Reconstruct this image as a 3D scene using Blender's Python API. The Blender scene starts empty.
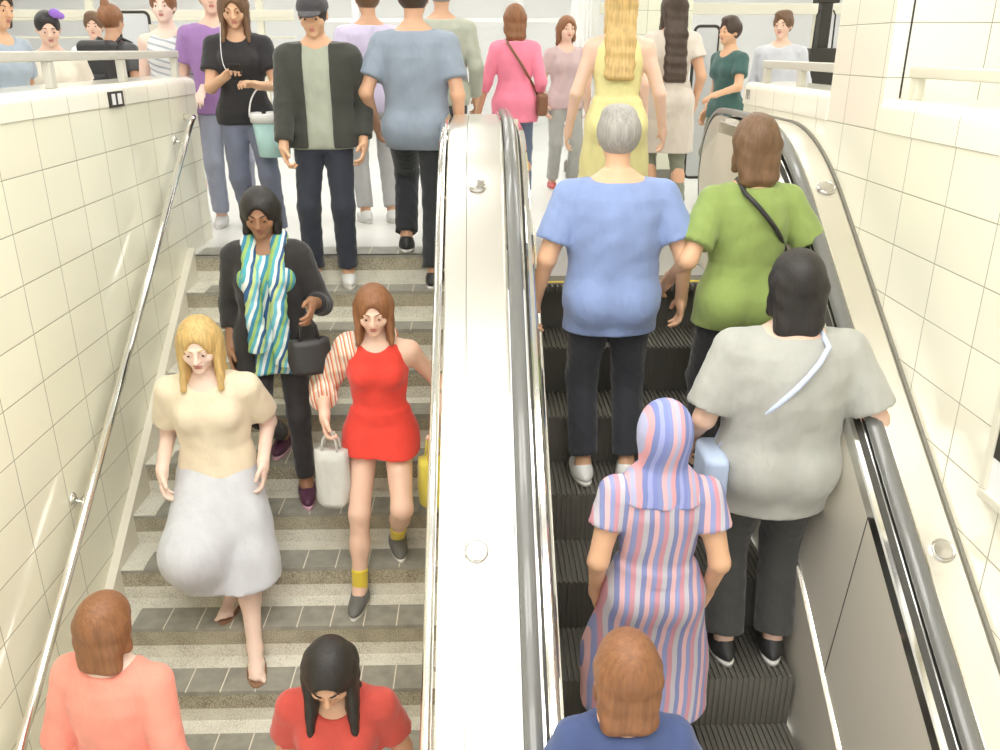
import bpy, math, random
import numpy as np
from mathutils import Vector, Matrix
random.seed(7); rng = np.random.default_rng(7)
sc = bpy.context.scene
COL = sc.collection
PI = math.pi

# ------------------------------------------------------------------ helpers
def mesh_obj(name, verts, faces, mats, parent=None, smooth=False, midx=None):
    me = bpy.data.meshes.new(name)
    me.from_pydata([tuple(map(float, v)) for v in verts], [], [tuple(int(i) for i in f) for f in faces])
    if not isinstance(mats, (list, tuple)): mats = [mats]
    for m in mats: me.materials.append(m)
    if midx is not None: me.polygons.foreach_set('material_index', midx)
    if smooth: me.polygons.foreach_set('use_smooth', [True]*len(me.polygons))
    me.update()
    o = bpy.data.objects.new(name, me); COL.objects.link(o)
    if parent: o.parent = parent
    return o
class MB:
    """collects shapes for ONE mesh"""
    def __init__(s): s.v=[]; s.f=[]; s.m=[]
    def add(s, verts, faces, m=0):
        b=len(s.v); s.v += [tuple(v) for v in verts]; s.f += [tuple(i+b for i in f) for f in faces]; s.m += [m]*len(faces); return s
    def box(s, x0,x1,y0,y1,z0,z1, m=0):
        v=[(x,y,z) for x in (x0,x1) for y in (y0,y1) for z in (z0,z1)]
        return s.add(v,[(0,1,3,2),(4,6,7,5),(0,4,5,1),(2,3,7,6),(0,2,6,4),(1,5,7,3)],m)
    def tube(s, pts, r, n=12, m=0, cap=True):
        pts=[Vector(p) for p in pts]; rr=r if isinstance(r,(list,tuple)) else [r]*len(pts)
        v=[];f=[]; prev=None
        for i,p in enumerate(pts):
            t=(pts[min(i+1,len(pts)-1)]-pts[max(i-1,0)]).normalized()
            if prev is None:
                a=Vector((0,0,1)) if abs(t.z)<.9 else Vector((1,0,0)); u=t.cross(a).normalized()
            else: u=(prev-t*prev.dot(t)).normalized()
            prev=u; w=t.cross(u)
            for k in range(n):
                an=2*PI*k/n; v.append(p+(u*math.cos(an)+w*math.sin(an))*rr[i])
        for i in range(len(pts)-1):
            for k in range(n):
                a=i*n+k; b=i*n+(k+1)%n; f.append((a,b,b+n,a+n))
        if cap: f.append(tuple(range(n-1,-1,-1))); f.append(tuple(range((len(pts)-1)*n,len(pts)*n)))
        return s.add(v,f,m)
    def lathe(s, prof, c=(0,0,0), axis=None, n=24, m=0):
        """prof = [(radius, height)] about +Z (or axis)"""
        M=Matrix.Identity(3) if axis is None else Vector((0,0,1)).rotation_difference(Vector(axis).normalized()).to_matrix()
        v=[];f=[]
        for (r,h) in prof:
            for k in range(n):
                an=2*PI*k/n; v.append(M@Vector((r*math.cos(an),r*math.sin(an),h))+Vector(c))
        for i in range(len(prof)-1):
            for k in range(n):
                a=i*n+k; b=i*n+(k+1)%n; f.append((a,b,b+n,a+n))
        f.append(tuple(range(n-1,-1,-1))); f.append(tuple(range((len(prof)-1)*n,len(prof)*n)))
        return s.add(v,f,m)
    def ball(s, c, r, n=16, m=0):
        r=r if isinstance(r,(tuple,list)) else (r,r,r); v=[];f=[]; h=n//2
        for i in range(h+1):
            th=PI*i/h
            for k in range(n):
                a=2*PI*k/n; v.append((c[0]+r[0]*math.sin(th)*math.cos(a),c[1]+r[1]*math.sin(th)*math.sin(a),c[2]+r[2]*math.cos(th)))
        for i in range(h):
            for k in range(n):
                a=i*n+k;b=i*n+(k+1)%n; f.append((a,a+n,b+n,b))
        return s.add(v,f,m)
    def sweep(s, sections, closed=True, m=0, cap=True):
        """sections: list of rings of 3D points"""
        n=len(sections[0]); v=[p for r in sections for p in r]; f=[]
        for i in range(len(sections)-1):
            for k in range(n if closed else n-1):
                a=i*n+k;b=i*n+(k+1)%n; f.append((a,b,b+n,a+n))
        if cap and closed: f.append(tuple(range(n-1,-1,-1))); f.append(tuple(range((len(sections)-1)*n,len(sections)*n)))
        return s.add(v,f,m)
    def build(s, name, mats, parent=None, smooth=False):
        o=mesh_obj(name,s.v,s.f,mats,parent,smooth,s.m)
        import bmesh
        bm=bmesh.new(); bm.from_mesh(o.data); bmesh.ops.recalc_face_normals(bm,faces=bm.faces); bm.to_mesh(o.data); bm.free()
        return o
def bevel(o, w=.004, seg=2, ang=.6):
    b=o.modifiers.new('bevel','BEVEL'); b.width=w; b.segments=seg; b.limit_method='ANGLE'; b.angle_limit=ang
    o.data.polygons.foreach_set('use_smooth',[True]*len(o.data.polygons))
    w_=o.modifiers.new('wn','WEIGHTED_NORMAL'); w_.keep_sharp=True
    return o
def smooth_angle(o, ang=.7):
    me=o.data; me.polygons.foreach_set('use_smooth',[True]*len(me.polygons)); me.set_sharp_from_angle(angle=ang); return o
def empty(name, loc=(0,0,0), rz=0):
    o=bpy.data.objects.new(name,None); COL.objects.link(o); o.location=loc; o.rotation_euler=(0,0,rz); o.empty_display_size=.1; return o
def tag(o, label=None, cat=None, group=None, kind=None):
    if label: o['label']=label
    if cat: o['category']=cat
    if group: o['group']=group
    if kind: o['kind']=kind
    return o
def struct(o): o['kind']='structure'; return o
def bake(p, o):
    """express child vertices relative to the parent empty at its location"""
    return o

# ------------------------------------------------------------------ materials
def mat(name, col=(.8,.8,.8), rough=.5, metal=0, spec=.5, emit=None, es=0, bump=0, bdist=.01, bscale=60, bstretch=(1,1,1), var=0, vscale=8, coat=0, sheen=0):
    m=bpy.data.materials.new(name); m.use_nodes=True; nt=m.node_tree; b=nt.nodes['Principled BSDF']
    b.inputs['Base Color'].default_value=(*col,1); b.inputs['Roughness'].default_value=rough; b.inputs['Metallic'].default_value=metal
    b.inputs['Specular IOR Level'].default_value=spec; b.inputs['Coat Weight'].default_value=coat; b.inputs['Sheen Weight'].default_value=sheen
    if emit: b.inputs['Emission Color'].default_value=(*emit,1); b.inputs['Emission Strength'].default_value=es
    if bump or var:
        tc=nt.nodes.new('ShaderNodeTexCoord'); mp=nt.nodes.new('ShaderNodeMapping'); mp.inputs['Scale'].default_value=bstretch
        nt.links.new(tc.outputs['Object'],mp.inputs[0])
        if bump:
            n=nt.nodes.new('ShaderNodeTexNoise'); n.inputs['Scale'].default_value=bscale; n.inputs['Detail'].default_value=4
            nt.links.new(mp.outputs[0],n.inputs['Vector'])
            bp=nt.nodes.new('ShaderNodeBump'); bp.inputs['Strength'].default_value=bump; bp.inputs['Distance'].default_value=bdist
            nt.links.new(n.outputs['Fac'],bp.inputs['Height']); nt.links.new(bp.outputs[0],b.inputs['Normal'])
        if var:
            n=nt.nodes.new('ShaderNodeTexNoise'); n.inputs['Scale'].default_value=vscale; n.inputs['Detail'].default_value=5
            nt.links.new(mp.outputs[0],n.inputs['Vector'])
            r=nt.nodes.new('ShaderNodeValToRGB'); r.color_ramp.elements[0].position=.3; r.color_ramp.elements[1].position=.7
            r.color_ramp.elements[0].color=(*[c*(1-var) for c in col],1); r.color_ramp.elements[1].color=(*[min(1,c*(1+var)) for c in col],1)
            nt.links.new(n.outputs['Fac'],r.inputs[0]); nt.links.new(r.outputs[0],b.inputs['Base Color'])
    return m
def tile_mat(name, col, grout, w, h, y0, z0, axis='Y', gw=.0020, rough=.13, hrows=True):
    """glazed tiles on a wall: grid in (axis, Z) with origin (y0, z0)"""
    m=bpy.data.materials.new(name); m.use_nodes=True; nt=m.node_tree; b=nt.nodes['Principled BSDF']; N=nt.nodes.new; L=nt.links.new
    tc=N('ShaderNodeTexCoord'); sp=N('ShaderNodeSeparateXYZ'); L(tc.outputs['Object'],sp.inputs[0])
    def mth(op,a,bv=None,c=None):
        n=N('ShaderNodeMath'); n.operation=op
        for i,v in enumerate((a,bv,c)):
            if v is None: continue
            if isinstance(v,(int,float)): n.inputs[i].default_value=v
            else: L(v,n.inputs[i])
        return n.outputs[0]
    def dist(coord,o,s):
        u=mth('DIVIDE',mth('SUBTRACT',coord,o),s); fr=mth('FRACT',u); d=mth('MINIMUM',fr,mth('SUBTRACT',1.0,fr)); return mth('MULTIPLY',d,s), mth('FLOOR',u)
    du,iu=dist(sp.outputs[axis],y0,w)
    if hrows:
        dv,iv=dist(sp.outputs['Z'],z0,h); d=mth('MINIMUM',du,dv)
    else: d=du; iv=iu
    g=mth('LESS_THAN',d,gw)
    # per tile tone
    cmb=N('ShaderNodeCombineXYZ'); L(iu,cmb.inputs[0]); L(iv,cmb.inputs[1]); wn=N('ShaderNodeTexWhiteNoise'); L(cmb.outputs[0],wn.inputs[0])
    hsv=N('ShaderNodeHueSaturation'); hsv.inputs['Color'].default_value=(*col,1); L(mth('ADD',mth('MULTIPLY',wn.outputs['Value'],.06),.97),hsv.inputs['Value'])
    mx=N('ShaderNodeMix'); mx.data_type='RGBA'; L(g,mx.inputs[0]); L(hsv.outputs[0],mx.inputs[6]); mx.inputs[7].default_value=(*grout,1)
    L(mx.outputs[2],b.inputs['Base Color'])
    L(mth('ADD',mth('MULTIPLY',g,.6),rough),b.inputs['Roughness'])
    bp=N('ShaderNodeBump'); bp.inputs['Strength'].default_value=.5; bp.inputs['Distance'].default_value=.003
    ns=N('ShaderNodeTexNoise'); ns.inputs['Scale'].default_value=5; L(tc.outputs['Object'],ns.inputs[0])
    hgt=mth('ADD',mth('MINIMUM',mth('DIVIDE',d,gw*2),1.0),mth('MULTIPLY',ns.outputs['Fac'],.5))
    L(hgt,bp.inputs['Height']); L(bp.outputs[0],b.inputs['Normal'])
    return m
def speckle(name, base, dots, scale=220, rough=.6, amt=.5):
    m=bpy.data.materials.new(name); m.use_nodes=True; nt=m.node_tree; b=nt.nodes['Principled BSDF']; N=nt.nodes.new; L=nt.links.new
    tc=N('ShaderNodeTexCoord'); n=N('ShaderNodeTexNoise'); n.inputs['Scale'].default_value=scale; n.inputs['Detail'].default_value=3; L(tc.outputs['Object'],n.inputs[0])
    n2=N('ShaderNodeTexNoise'); n2.inputs['Scale'].default_value=9; n2.inputs['Detail'].default_value=4; L(tc.outputs['Object'],n2.inputs[0])
    r=N('ShaderNodeValToRGB'); r.color_ramp.elements[0].position=.5-.12; r.color_ramp.elements[1].position=.5+.12
    r.color_ramp.elements[0].color=(*dots,1); r.color_ramp.elements[1].color=(*base,1)
    ad=N('ShaderNodeMath'); ad.operation='MULTIPLY_ADD'; L(n2.outputs['Fac'],ad.inputs[0]); ad.inputs[1].default_value=.35; 
    sb=N('ShaderNodeMath'); sb.operation='SUBTRACT'; L(n.outputs['Fac'],sb.inputs[0]); sb.inputs[1].default_value=.175-amt*.1; L(sb.outputs[0],ad.inputs[2])
    L(ad.outputs[0],r.inputs[0]); L(r.outputs[0],b.inputs['Base Color']); b.inputs['Roughness'].default_value=rough
    bp=N('ShaderNodeBump'); bp.inputs['Strength'].default_value=.3; bp.inputs['Distance'].default_value=.003; L(n.outputs['Fac'],bp.inputs['Height']); L(bp.outputs[0],b.inputs['Normal'])
    return m
def brushed(name, col, rough, stretch=(60,1,1), s=30, amp=.12):
    m=mat(name,col,rough,1.0); nt=m.node_tree; b=nt.nodes['Principled BSDF']; N=nt.nodes.new; L=nt.links.new
    tc=N('ShaderNodeTexCoord'); mp=N('ShaderNodeMapping'); mp.inputs['Scale'].default_value=stretch; n=N('ShaderNodeTexNoise'); n.inputs['Scale'].default_value=s
    L(tc.outputs['Object'],mp.inputs[0]); L(mp.outputs[0],n.inputs[0])
    ma=N('ShaderNodeMath'); ma.operation='MULTIPLY_ADD'; L(n.outputs['Fac'],ma.inputs[0]); ma.inputs[1].default_value=amp; ma.inputs[2].default_value=rough-amp/2; L(ma.outputs[0],b.inputs['Roughness'])
    return m

CREAM=(.89,.87,.70); GROUT=(.36,.34,.24)
TW=.34; TH=.2168
WLX=-1.926; WRX=1.731; CAMZ=1.27; S=.715
M={}
M['tileL']=tile_mat('cream glazed wall tile left',CREAM,GROUT,TW,TH,3.844,.99)
M['tileR']=tile_mat('cream glazed wall tile right',(.88,.85,.71),GROUT,TW,TH,3.797,.723)
M['capL']=tile_mat('cream bullnose tile left',(.90,.87,.75),GROUT,TW,TH,3.844,.99,hrows=False)
M['capR']=tile_mat('cream bullnose tile right',(.89,.86,.74),GROUT,TW,TH,3.797,.723,hrows=False)
M['tileX']=tile_mat('cream glazed pier tile',(.86,.83,.70),GROUT,TW,TH,1.80,.94,axis='X')
M['pillar']=tile_mat('pale green pillar tile',(.80,.81,.66),(.35,.34,.25),.16,TH,0,.10,axis='X')
M['rail_r']=mat('cream bar',(.74,.71,.58),.35)
M['cream']=mat('cream enamel',(.74,.71,.58),.35)
M['railgrey']=mat('grey cream enamelled bar',(.62,.60,.53),.35)
M['steel']=brushed('brushed stainless deck',(.88,.85,.79),.30,(1,.06,.06),120,.08)
M['steel2']=brushed('brushed stainless panel',(.74,.70,.60),.50,(1,1,40),40,.10); M['steel2'].node_tree.nodes['Principled BSDF'].inputs['Metallic'].default_value=.45
M['chrome']=mat('polished steel',(.90,.89,.86),.10,1.0)
M['boltsteel']=mat('bolt steel',(.62,.60,.56),.22,1.0)
M['darkmetal']=mat('dark painted metal',(.045,.042,.035),.45,.4)
M['trimgrey']=mat('dark rubber edge strip',(.22,.21,.17),.5)
M['belt']=mat('grey rubber handrail',(.17,.17,.16),.28,coat=.4)
M['stepmetal']=mat('ribbed step aluminium',(.19,.18,.155),.55,.5)
M['yellow']=mat('yellow step edge',(.75,.58,.05),.5)
M['darktile']=mat('dark grey stair tile',(.33,.32,.27),.30,var=.16,vscale=14)
M['joint']=mat('pale joint',(.80,.76,.64),.7)
M['white_terrazzo']=speckle('white speckled strip',(.80,.78,.68),(.46,.43,.35),170,.5,.9)
M['brown_terrazzo']=speckle('brown speckled riser',(.52,.48,.36),(.22,.19,.13),190,.7,.4)
M['floor']=tile_mat('white landing floor',(.84,.84,.80),(.60,.60,.56),.6,.6,0,0,axis='X',rough=.2,hrows=False)
M['greyplate']=mat('grey landing plate',(.50,.51,.50),.30,.5,bump=.2,bscale=90)
M['ceil']=mat('white ceiling',(.85,.85,.82),.8)
M['white']=mat('white enamel panel',(.90,.90,.89),.4)
M['lamp']=mat('lit diffuser',(1,1,1),.5,emit=(1,.985,.95),es=7.5)
M['glass']=mat('dim glass pane',(.62,.64,.65),.08,0,.8)
M['black']=mat('matt black',(.02,.02,.02),.5)
M['paper']=mat('white poster paper',(.88,.88,.88),.5)

# ------------------------------------------------------------------ curves along the flight
Y0=5.538; TR=.2502; RI=.1789           # stair: top nosing, tread, riser
EY=4.74; ET=.36; ER=ET*S               # escalator comb, tread, riser
def step_z(y):
    k=math.ceil((Y0-y)/TR-1e-6); return -RI*max(k,0)
def esc_z(y):
    k=math.ceil((EY-y)/ET-1e-6); return -ER*max(k,0)
def smin(a,b,k):
    h=max(k-abs(a-b),0)/k; return min(a,b)-h*h*k/4
def Zh(y): return smin(-2.2355+S*y,.915,.30)          # handrail crown line
def Ze(y): return smin(-(EY-y)*S,0,.2)                # escalator nosing line
YS=[1.1,1.6,2.2,2.8,3.4]+[3.6+.08*i for i in range(20)]+[5.3,5.5]

# ------------------------------------------------------------------ room shell
o=MB().box(-2.26,WLX,-1.2,6.08,-4.3,.99).build('wall_left',M['tileL']); struct(o)
def bullnose(name,xa,xb,y0,y1,m,z0=.99,z1=1.10,r=.045,endround=True):
    sgn=1 if xb>xa else -1
    prof=[(xb,z0)]+[(xb-sgn*r+sgn*r*math.cos(a),z1-r+r*math.sin(a)) for a in np.linspace(0,PI/2,7)]+[(xa+sgn*r-sgn*r*math.sin(a),z1-r+r*math.cos(a)) for a in np.linspace(0,PI/2,7)]+[(xa,z0)]
    ys=[y0,y1-r]+[y1-r+r*math.sin(a) for a in np.linspace(.2,PI/2,6)] if endround else [y0,y1]
    secs=[]
    for i,y in enumerate(ys):
        dz=0 if (not endround or i<2) else r*(1-math.cos(np.linspace(.2,PI/2,6)[i-2]))
        secs.append([(x,y,max(z0,min(z,z1-dz)) if z>z0 else z0) for x,z in prof])
    o=MB().sweep(secs).build(name,m); smooth_angle(o,.9); struct(o); return o
bullnose('trim_1',-2.30,WLX+.006,-1.2,6.085,M['capL'])
# right low wall (two lengths of cap either side of the pier)
o=MB().box(WRX,2.06,-1.2,5.75,-4.3,.94).build('wall_right',M['tileR']); struct(o)
bullnose('trim_2',2.09,WRX-.006,-1.2,3.76,M['capR'],z0=.94,z1=1.075,endround=False)
bullnose('trim_3',2.09,WRX-.006,4.34,5.76,M['capR'],z0=.94,z1=1.075)
o=MB().box(WRX,WRX+.012,3.762,4.34,.94,3.2).build('wall_pier',M['tileR']); struct(o)
o=MB().box(WRX+.012,2.09,3.76,4.338,.94,3.2).box(2.09,5.2,3.76,4.338,0,3.2).build('wall_side',M['tileX']); struct(o)
o=MB().box(1.797,1.804,3.757,3.762,1.06,3.2).build('trim_4',M['darkmetal']); struct(o)
# floors (upper level round the stair well)
o=MB().box(-14,14,Y0,16,-.25,0).build('floor',M['floor']); struct(o)
o=MB().box(-14,-2.26,-1.2,Y0,-.25,0).build('floor_left',M['floor']); struct(o)
o=MB().box(2.06,14,-1.2,Y0,-.25,0).build('floor_right',M['floor']); struct(o)
o=MB().box(WLX,WRX,-2.2,1.0,-4.3,-4.1).build('floor_lower',M['floor']); struct(o)
# well walls under the landing
o=MB().box(WLX,-.17,Y0-.002,Y0+.1,-.25,-.001).build('trim_5',M['brown_terrazzo']); struct(o)
o=MB().box(-14,14,-1.2,16,3.2,3.3).build('ceiling',M['ceil']); struct(o)
o=MB().box(-14,14,15.8,16,0,3.2).build('wall_back',M['white']); struct(o)
o=MB().box(-14.2,-14,-1.2,16,0,3.2).build('wall_far_left',M['white']); struct(o)
o=MB().box(14,14.2,-1.2,16,0,3.2).build('wall_far_right',M['white']); struct(o)

# ------------------------------------------------------------------ stairs
st=empty('staircase',(0,Y0,0)); tag(st,'wide tiled staircase with white striped treads coming down left of the escalator','staircase')
XL,XR=WLX+.045,-.172
for k in range(1,20):
    yn=Y0-TR*k; z=-RI*k; b=MB()
    yb=yn+TR
    y0=yn-Y0; y1=yb-Y0
    wy=y1-.10      # white strip at the back
    # solid under the tread
    b.box(XL,XR,y0,y1,z-.22,z-.006,2)
    # riser above this tread (lower part pale, upper part brown)
    b.box(XL,XR,y1-.012,y1+.004,z-.006,z+RI*.42,1)
    b.box(XL,XR,y1-.014,y1+.004,z+RI*.42,z+RI-.014,2)
    # tread surface
    b.box(XL,XR,wy,y1-.012,z-.006,z,1)
    b.box(XL,XL+.115,y0-.016,wy,z-.006,z,1); b.box(XR-.10,XR,y0-.016,wy,z-.006,z,1)
    xa,xb=XL+.115,XR-.10; n=9; w=(xb-xa)/n
    for i in range(n):
        b.box(xa+w*i+.003,xa+w*(i+1)-.003,y0-.016,wy,z-.006,z+.001,0)
        if i: b.box(xa+w*i-.003,xa+w*i+.003,y0-.016,wy,z-.006,z,3)
    # nosing lip
    b.box(XL,XR,y0-.016,y0+.02,z-.022,z-.006,0)
    b.build('step',[M['darktile'],M['white_terrazzo'],M['brown_terrazzo'],M['joint']],st)
# sloping side strip on the wall
b=MB(); b.sweep([[(WLX,y-Y0,Zs(y)-.3) if False else (WLX,y-Y0,-S*(Y0-y)-.35),(XL,y-Y0,-S*(Y0-y)-.35),(XL,y-Y0,-S*(Y0-y)+.05),(WLX,y-Y0,-S*(Y0-y)+.05)] for y in (.8,Y0)])
b.build('side_strip',M['joint'],st)
# dark tile row and edge strip at the head of the stairs
b=MB(); n=9
b.box(XL,XR,-.016,.0,-.02,.003,0)
for i in range(n):
    w=(XR-XL)/n; b.box(XL+w*i+.003,XL+w*(i+1)-.003,-.016,.22,0,.003,0)
b.box(XL,XR,0,.222,0,.0015,3)
b.build('top_tile_row',[M['darktile'],M['white_terrazzo'],M['brown_terrazzo'],M['joint']],st)

# stair handrails
def zr(y): return smin(-2.2355-0+S*y-.97,9,.1)
hx=-1.84
def zhl(y): return CAMZ-3.64/.8134+S*y
h=empty('stair_handrail',(hx,5.6,zhl(5.6))); tag(h,'round steel handrail fixed along the left tiled wall','handrail')
L0=(hx,5.6,zhl(5.6))
rel=lambda p: tuple(p[i]-L0[i] for i in range(3))
pts=[rel((hx,y,zhl(y))) for y in (1.2,2,3,4,5,5.62)]
pts+=[rel((hx,5.68,zhl(5.62)+.035)),rel((hx-.01,5.74,zhl(5.62)+.045)),rel((hx-.06,5.79,zhl(5.62)+.045)),rel((WLX,5.80,zhl(5.62)+.045))]
o=MB().tube(pts,.021,16).build('rail',M['chrome'],h,True)
for y in (1.55,3.56,5.57):
    z=zhl(y); b=MB()
    b.tube([rel((WLX+.004,y-.02,z-.045)),rel((hx-.01,y-.02,z-.075)),rel((hx,y,z-.015))],.009,10)
    b.lathe([(.034,0),(.034,.006),(.018,.014),(.012,.02)],rel((WLX,y-.02,z-.045)),(1,0,0),20)
    b.build('bracket',M['chrome'],h,True)
c=empty('centre_handrail',(-.186,5.5,.85)); tag(c,'slim steel handrail running up the stair side of the centre deck','handrail')
L0=(-.186,5.5,.85)
pts=[rel((-.186,y,Zh(y)-.02)) for y in YS if y<5.2]
z=Zh(5.2)-.02
pts+=[rel((-.186,5.3+.10*math.sin(a),z-.06+.06*math.cos(a))) for a in np.linspace(0,PI,9)]
pts+=[rel((-.186,5.15,z-.12))]
MB().tube(pts,.0185,14).build('rail',M['chrome'],c,True)
for y in (1.4,2.3,3.2,4.1,5.0):
    b=MB(); b.tube([rel((-.186,y,Zh(y)-.03)),rel((-.186,y,Zh(y)-.075)),rel((-.160,y,Zh(y)-.09))],.007,8); b.build('bracket',M['chrome'],c,True)

# ------------------------------------------------------------------ escalator
E0=(.849,EY,0)
esc=empty('escalator',E0); tag(esc,'stainless steel escalator with grey rubber handrails beside the stairs','escalator')
rel=lambda p: tuple(p[i]-E0[i] for i in range(3))
def band(lst, name, m, ys=YS, closed=True, base=Zh, smooth=.6):
    """lst: list of (X, offset below the handrail crown)"""
    secs=[[rel((x,y,base(y)-v)) for x,v in lst] for y in ys]
    o=MB().sweep(secs,closed).build(name,m,esc); smooth_angle(o,smooth); return o
# decks
def deck(x0,x1,name='deck',yend=5.5):
    ys=[y for y in YS if y<=yend-.05]+[yend-.03,yend,yend+.02]
    secs=[]
    for i,y in enumerate(ys):
        d=0 if y<=yend-.03 else (.012 if y<=yend else .04)
        z=Zh(y)-.02-d
        secs.append([rel(p) for p in [(x0,y,z-.10),(x0,y,z-.008),(x0+.008,y,z),(x1-.008,y,z),(x1,y,z-.008),(x1,y,z-.10)]])
    o=MB().sweep(secs).build(name,M['steel'],esc); smooth_angle(o,.35); return o
deck(-.160,.112); deck(1.586,WRX-.012)
# seam strip and edge trims
band([(-.0645,.022),(-.0645,.0185),(-.0605,.0185),(-.0605,.022)],'seam_strip',M['trimgrey'],[y for y in YS if y<5.45])
band([(WRX-.012,.10),(WRX-.012,.012),(WRX,.010),(WRX,.10)],'edge_strip',M['trimgrey'],[y for y in YS if y<5.51])
# cladding under the centre deck (stair side) and under the landing plates
b=MB(); secs=[[rel(p) for p in [(-.150,y,Zh(y)-.11),(-.150,y,Ze(y)-.8),(-.128,y,Ze(y)-.8),(-.128,y,Zh(y)-.11)]] for y in YS]
o=b.sweep(secs).build('outer_cladding',M['steel2'],esc)
SGN={'l':1,'r':-1}
for sd,hxx in (('l',.155),('r',1.543)):
    q=SGN[sd]                        # towards the steps
    X=lambda d: hxx+q*d
    # bright bead between deck and belt, belt guide
    band([(X(-.043),.03),(X(-.043),.006),(X(-.037),.006),(X(-.037),.03)],'bead',M['chrome'])
    band([(X(-.03),.06),(X(-.03),.028),(X(.03),.028),(X(.03),.06)],'belt_guide',M['darkmetal'],[y for y in YS if y<5.35])
    band([(X(.036),.075),(X(.036),.028),(X(.042),.028),(X(.042),.075)],'guide_lip',M['chrome'],[y for y in YS if y<5.35])
    band([(X(.042),.12),(X(.042),.06),(X(.056),.06),(X(.056),.12)],'shadow_gap',M['darkmetal'],[y for y in YS if y<5.35])
    band([(X(.056),.12),(X(.056),.055),(X(.062),.048),(X(.080),.048),(X(.086),.055),(X(.086),.12)],'moulding',M['chrome'],[y for y in YS if y<5.35])
    # inner panel leaning in to the skirt
    ys=[y for y in YS if y<5.35]
    secs=[[rel((X(.07),y,Zh(y)-.10)),rel((X(.084),y,Zh(y)-.10)),rel((X(.150),y,Ze(y)+.30)),rel((X(.136),y,Ze(y)+.30))] for y in ys]
    o=MB().sweep(secs).build('inner_panel',M['steel2'],esc); smooth_angle(o,.6)
    secs=[[rel((X(.136),y,Ze(y)+.30)),rel((X(.136),y,Ze(y)+.312)),rel((X(.156),y,Ze(y)+.306)),rel((X(.156),y,Ze(y)+.29))] for y in ys]
    MB().sweep(secs).build('skirt_bead',M['chrome'],esc)
    secs=[[rel((X(.150),y,Ze(y)+.29)),rel((X(.163),y,Ze(y)+.29)),rel((X(.172),y,Ze(y)-.60)),rel((X(.158),y,Ze(y)-.60))] for y in ys]
    MB().sweep(secs).build('skirt',M['steel2'],esc)
    for y in (1.9,2.75,3.6,4.3):     # panel joints
        MB().sweep([[rel((X(.0850),yy,Zh(yy)-.115)),rel((X(.0865),yy,Zh(yy)-.115)),rel((X(.1515),yy,Ze(yy)+.315)),rel((X(.150),yy,Ze(yy)+.315))] for yy in (y,y+.004)]).build('panel_joint',M['darkmetal'],esc)
    # newel: rounded plate end filling the loop of the belt
    cy,cz,R=5.52,.505,.405
    def plate(x0,x1,r,nm,m,ystart=5.3):
        ring=[(ystart,Zh(ystart)-.03)]+[(cy+r*math.sin(a),cz+r*math.cos(a)) for a in np.linspace(0,PI,25)]+[(ystart,cz-r)]
        v=[rel((x0,y,z)) for y,z in ring]+[rel((x1,y,z)) for y,z in ring]; n=len(ring)
        f=[tuple(range(n)),tuple(range(2*n-1,n-1,-1))]+[(i,(i+1)%n,(i+1)%n+n,i+n) for i in range(n)]
        o=MB().add(v,f).build(nm,m,esc); smooth_angle(o,.5); return o
    plate(hxx-.028,hxx+.028,R-.03,'newel_plate',M['steel'],5.28)
    plate(hxx-.075,hxx+.075,.20,'newel_base',M['steel2'],5.2)
    # rubber belt
    w=.031; prof=[(-w,0.012),(-w*.95,-.006),(-w*.7,-.014),(0,-.018),(w*.7,-.014),(w*.95,-.006),(w,0.012),(w*.6,.016),(-w*.6,.016)]
    path=[]
    for y in [1.1+.2*i for i in range(12)]+[3.5+.07*i for i in range(27)]:
        if y>=5.5: break
        dz=(Zh(y+.01)-Zh(y-.01))/.02; l=math.hypot(1,dz); path.append((y,Zh(y),-dz/l,1/l))
    for a in np.linspace(0,PI,22): path.append((cy+R*math.sin(a),cz+R*math.cos(a),math.sin(a),math.cos(a)))
    path.append((5.30,cz-R,0,-1)); path.append((5.18,cz-R+.02,.1,-1))
    secs=[[rel((hxx+px,y-pn*ny,z-pn*nz)) for px,pn in prof] for y,z,ny,nz in path]
    o=MB().sweep(secs).build('handrail_belt',M['belt'],esc); smooth_angle(o,.9)
# bright bead round the right newel plate is part of the belt edge
for (x,y) in ((-.022,2.585),(-.012,4.08),(1.655,2.57),(1.66,4.06)):
    dz=(Zh(y+.02)-Zh(y-.02))/.04; nrm=Vector((0,-dz,1)).normalized(); z=Zh(y)-.014
    b=MB().lathe([(.044,-.004),(.044,.004),(.040,.008),(.036,.006),(.034,.009),(.0,.011)],rel((x,y,z)),nrm,28)
    b.build('bolt_cover',M['boltsteel'],esc,False)
# floor plates and comb
MB().box(.33-.849,1.37-.849,.16,1.30,-.03,.006).build('landing_plate',M['greyplate'],esc)
b=MB().box(.34-.849,1.36-.849,-.02,.16,-.03,.010)
for i in range(34): b.box(.345-.849+i*.03,.345-.849+i*.03+.012,-.07,-.02,-.03,.006)
bevel(b.build('comb_plate',M['stepmetal'],esc),.002)
b=MB().box(.34-.849,1.36-.849,.0,.03,.008,.0125); b.build('comb_edge',M['yellow'],esc)
for k in range(0,12):
    z=-ER*k-(.034 if k==0 else 0); y0=-ET*k+(.05 if k==0 else 0); b=MB()
    b.box(-.508,.508,y0,y0+ET,z-.30,z-.012)
    for i in range(41):
        x=-.505+i*.0247; b.box(x,x+.012,y0,y0+ET,z-.012,z); b.box(x,x+.012,y0-.006,y0,z-.26,z)
    b.build('step',M['stepmetal'],esc)

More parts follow.
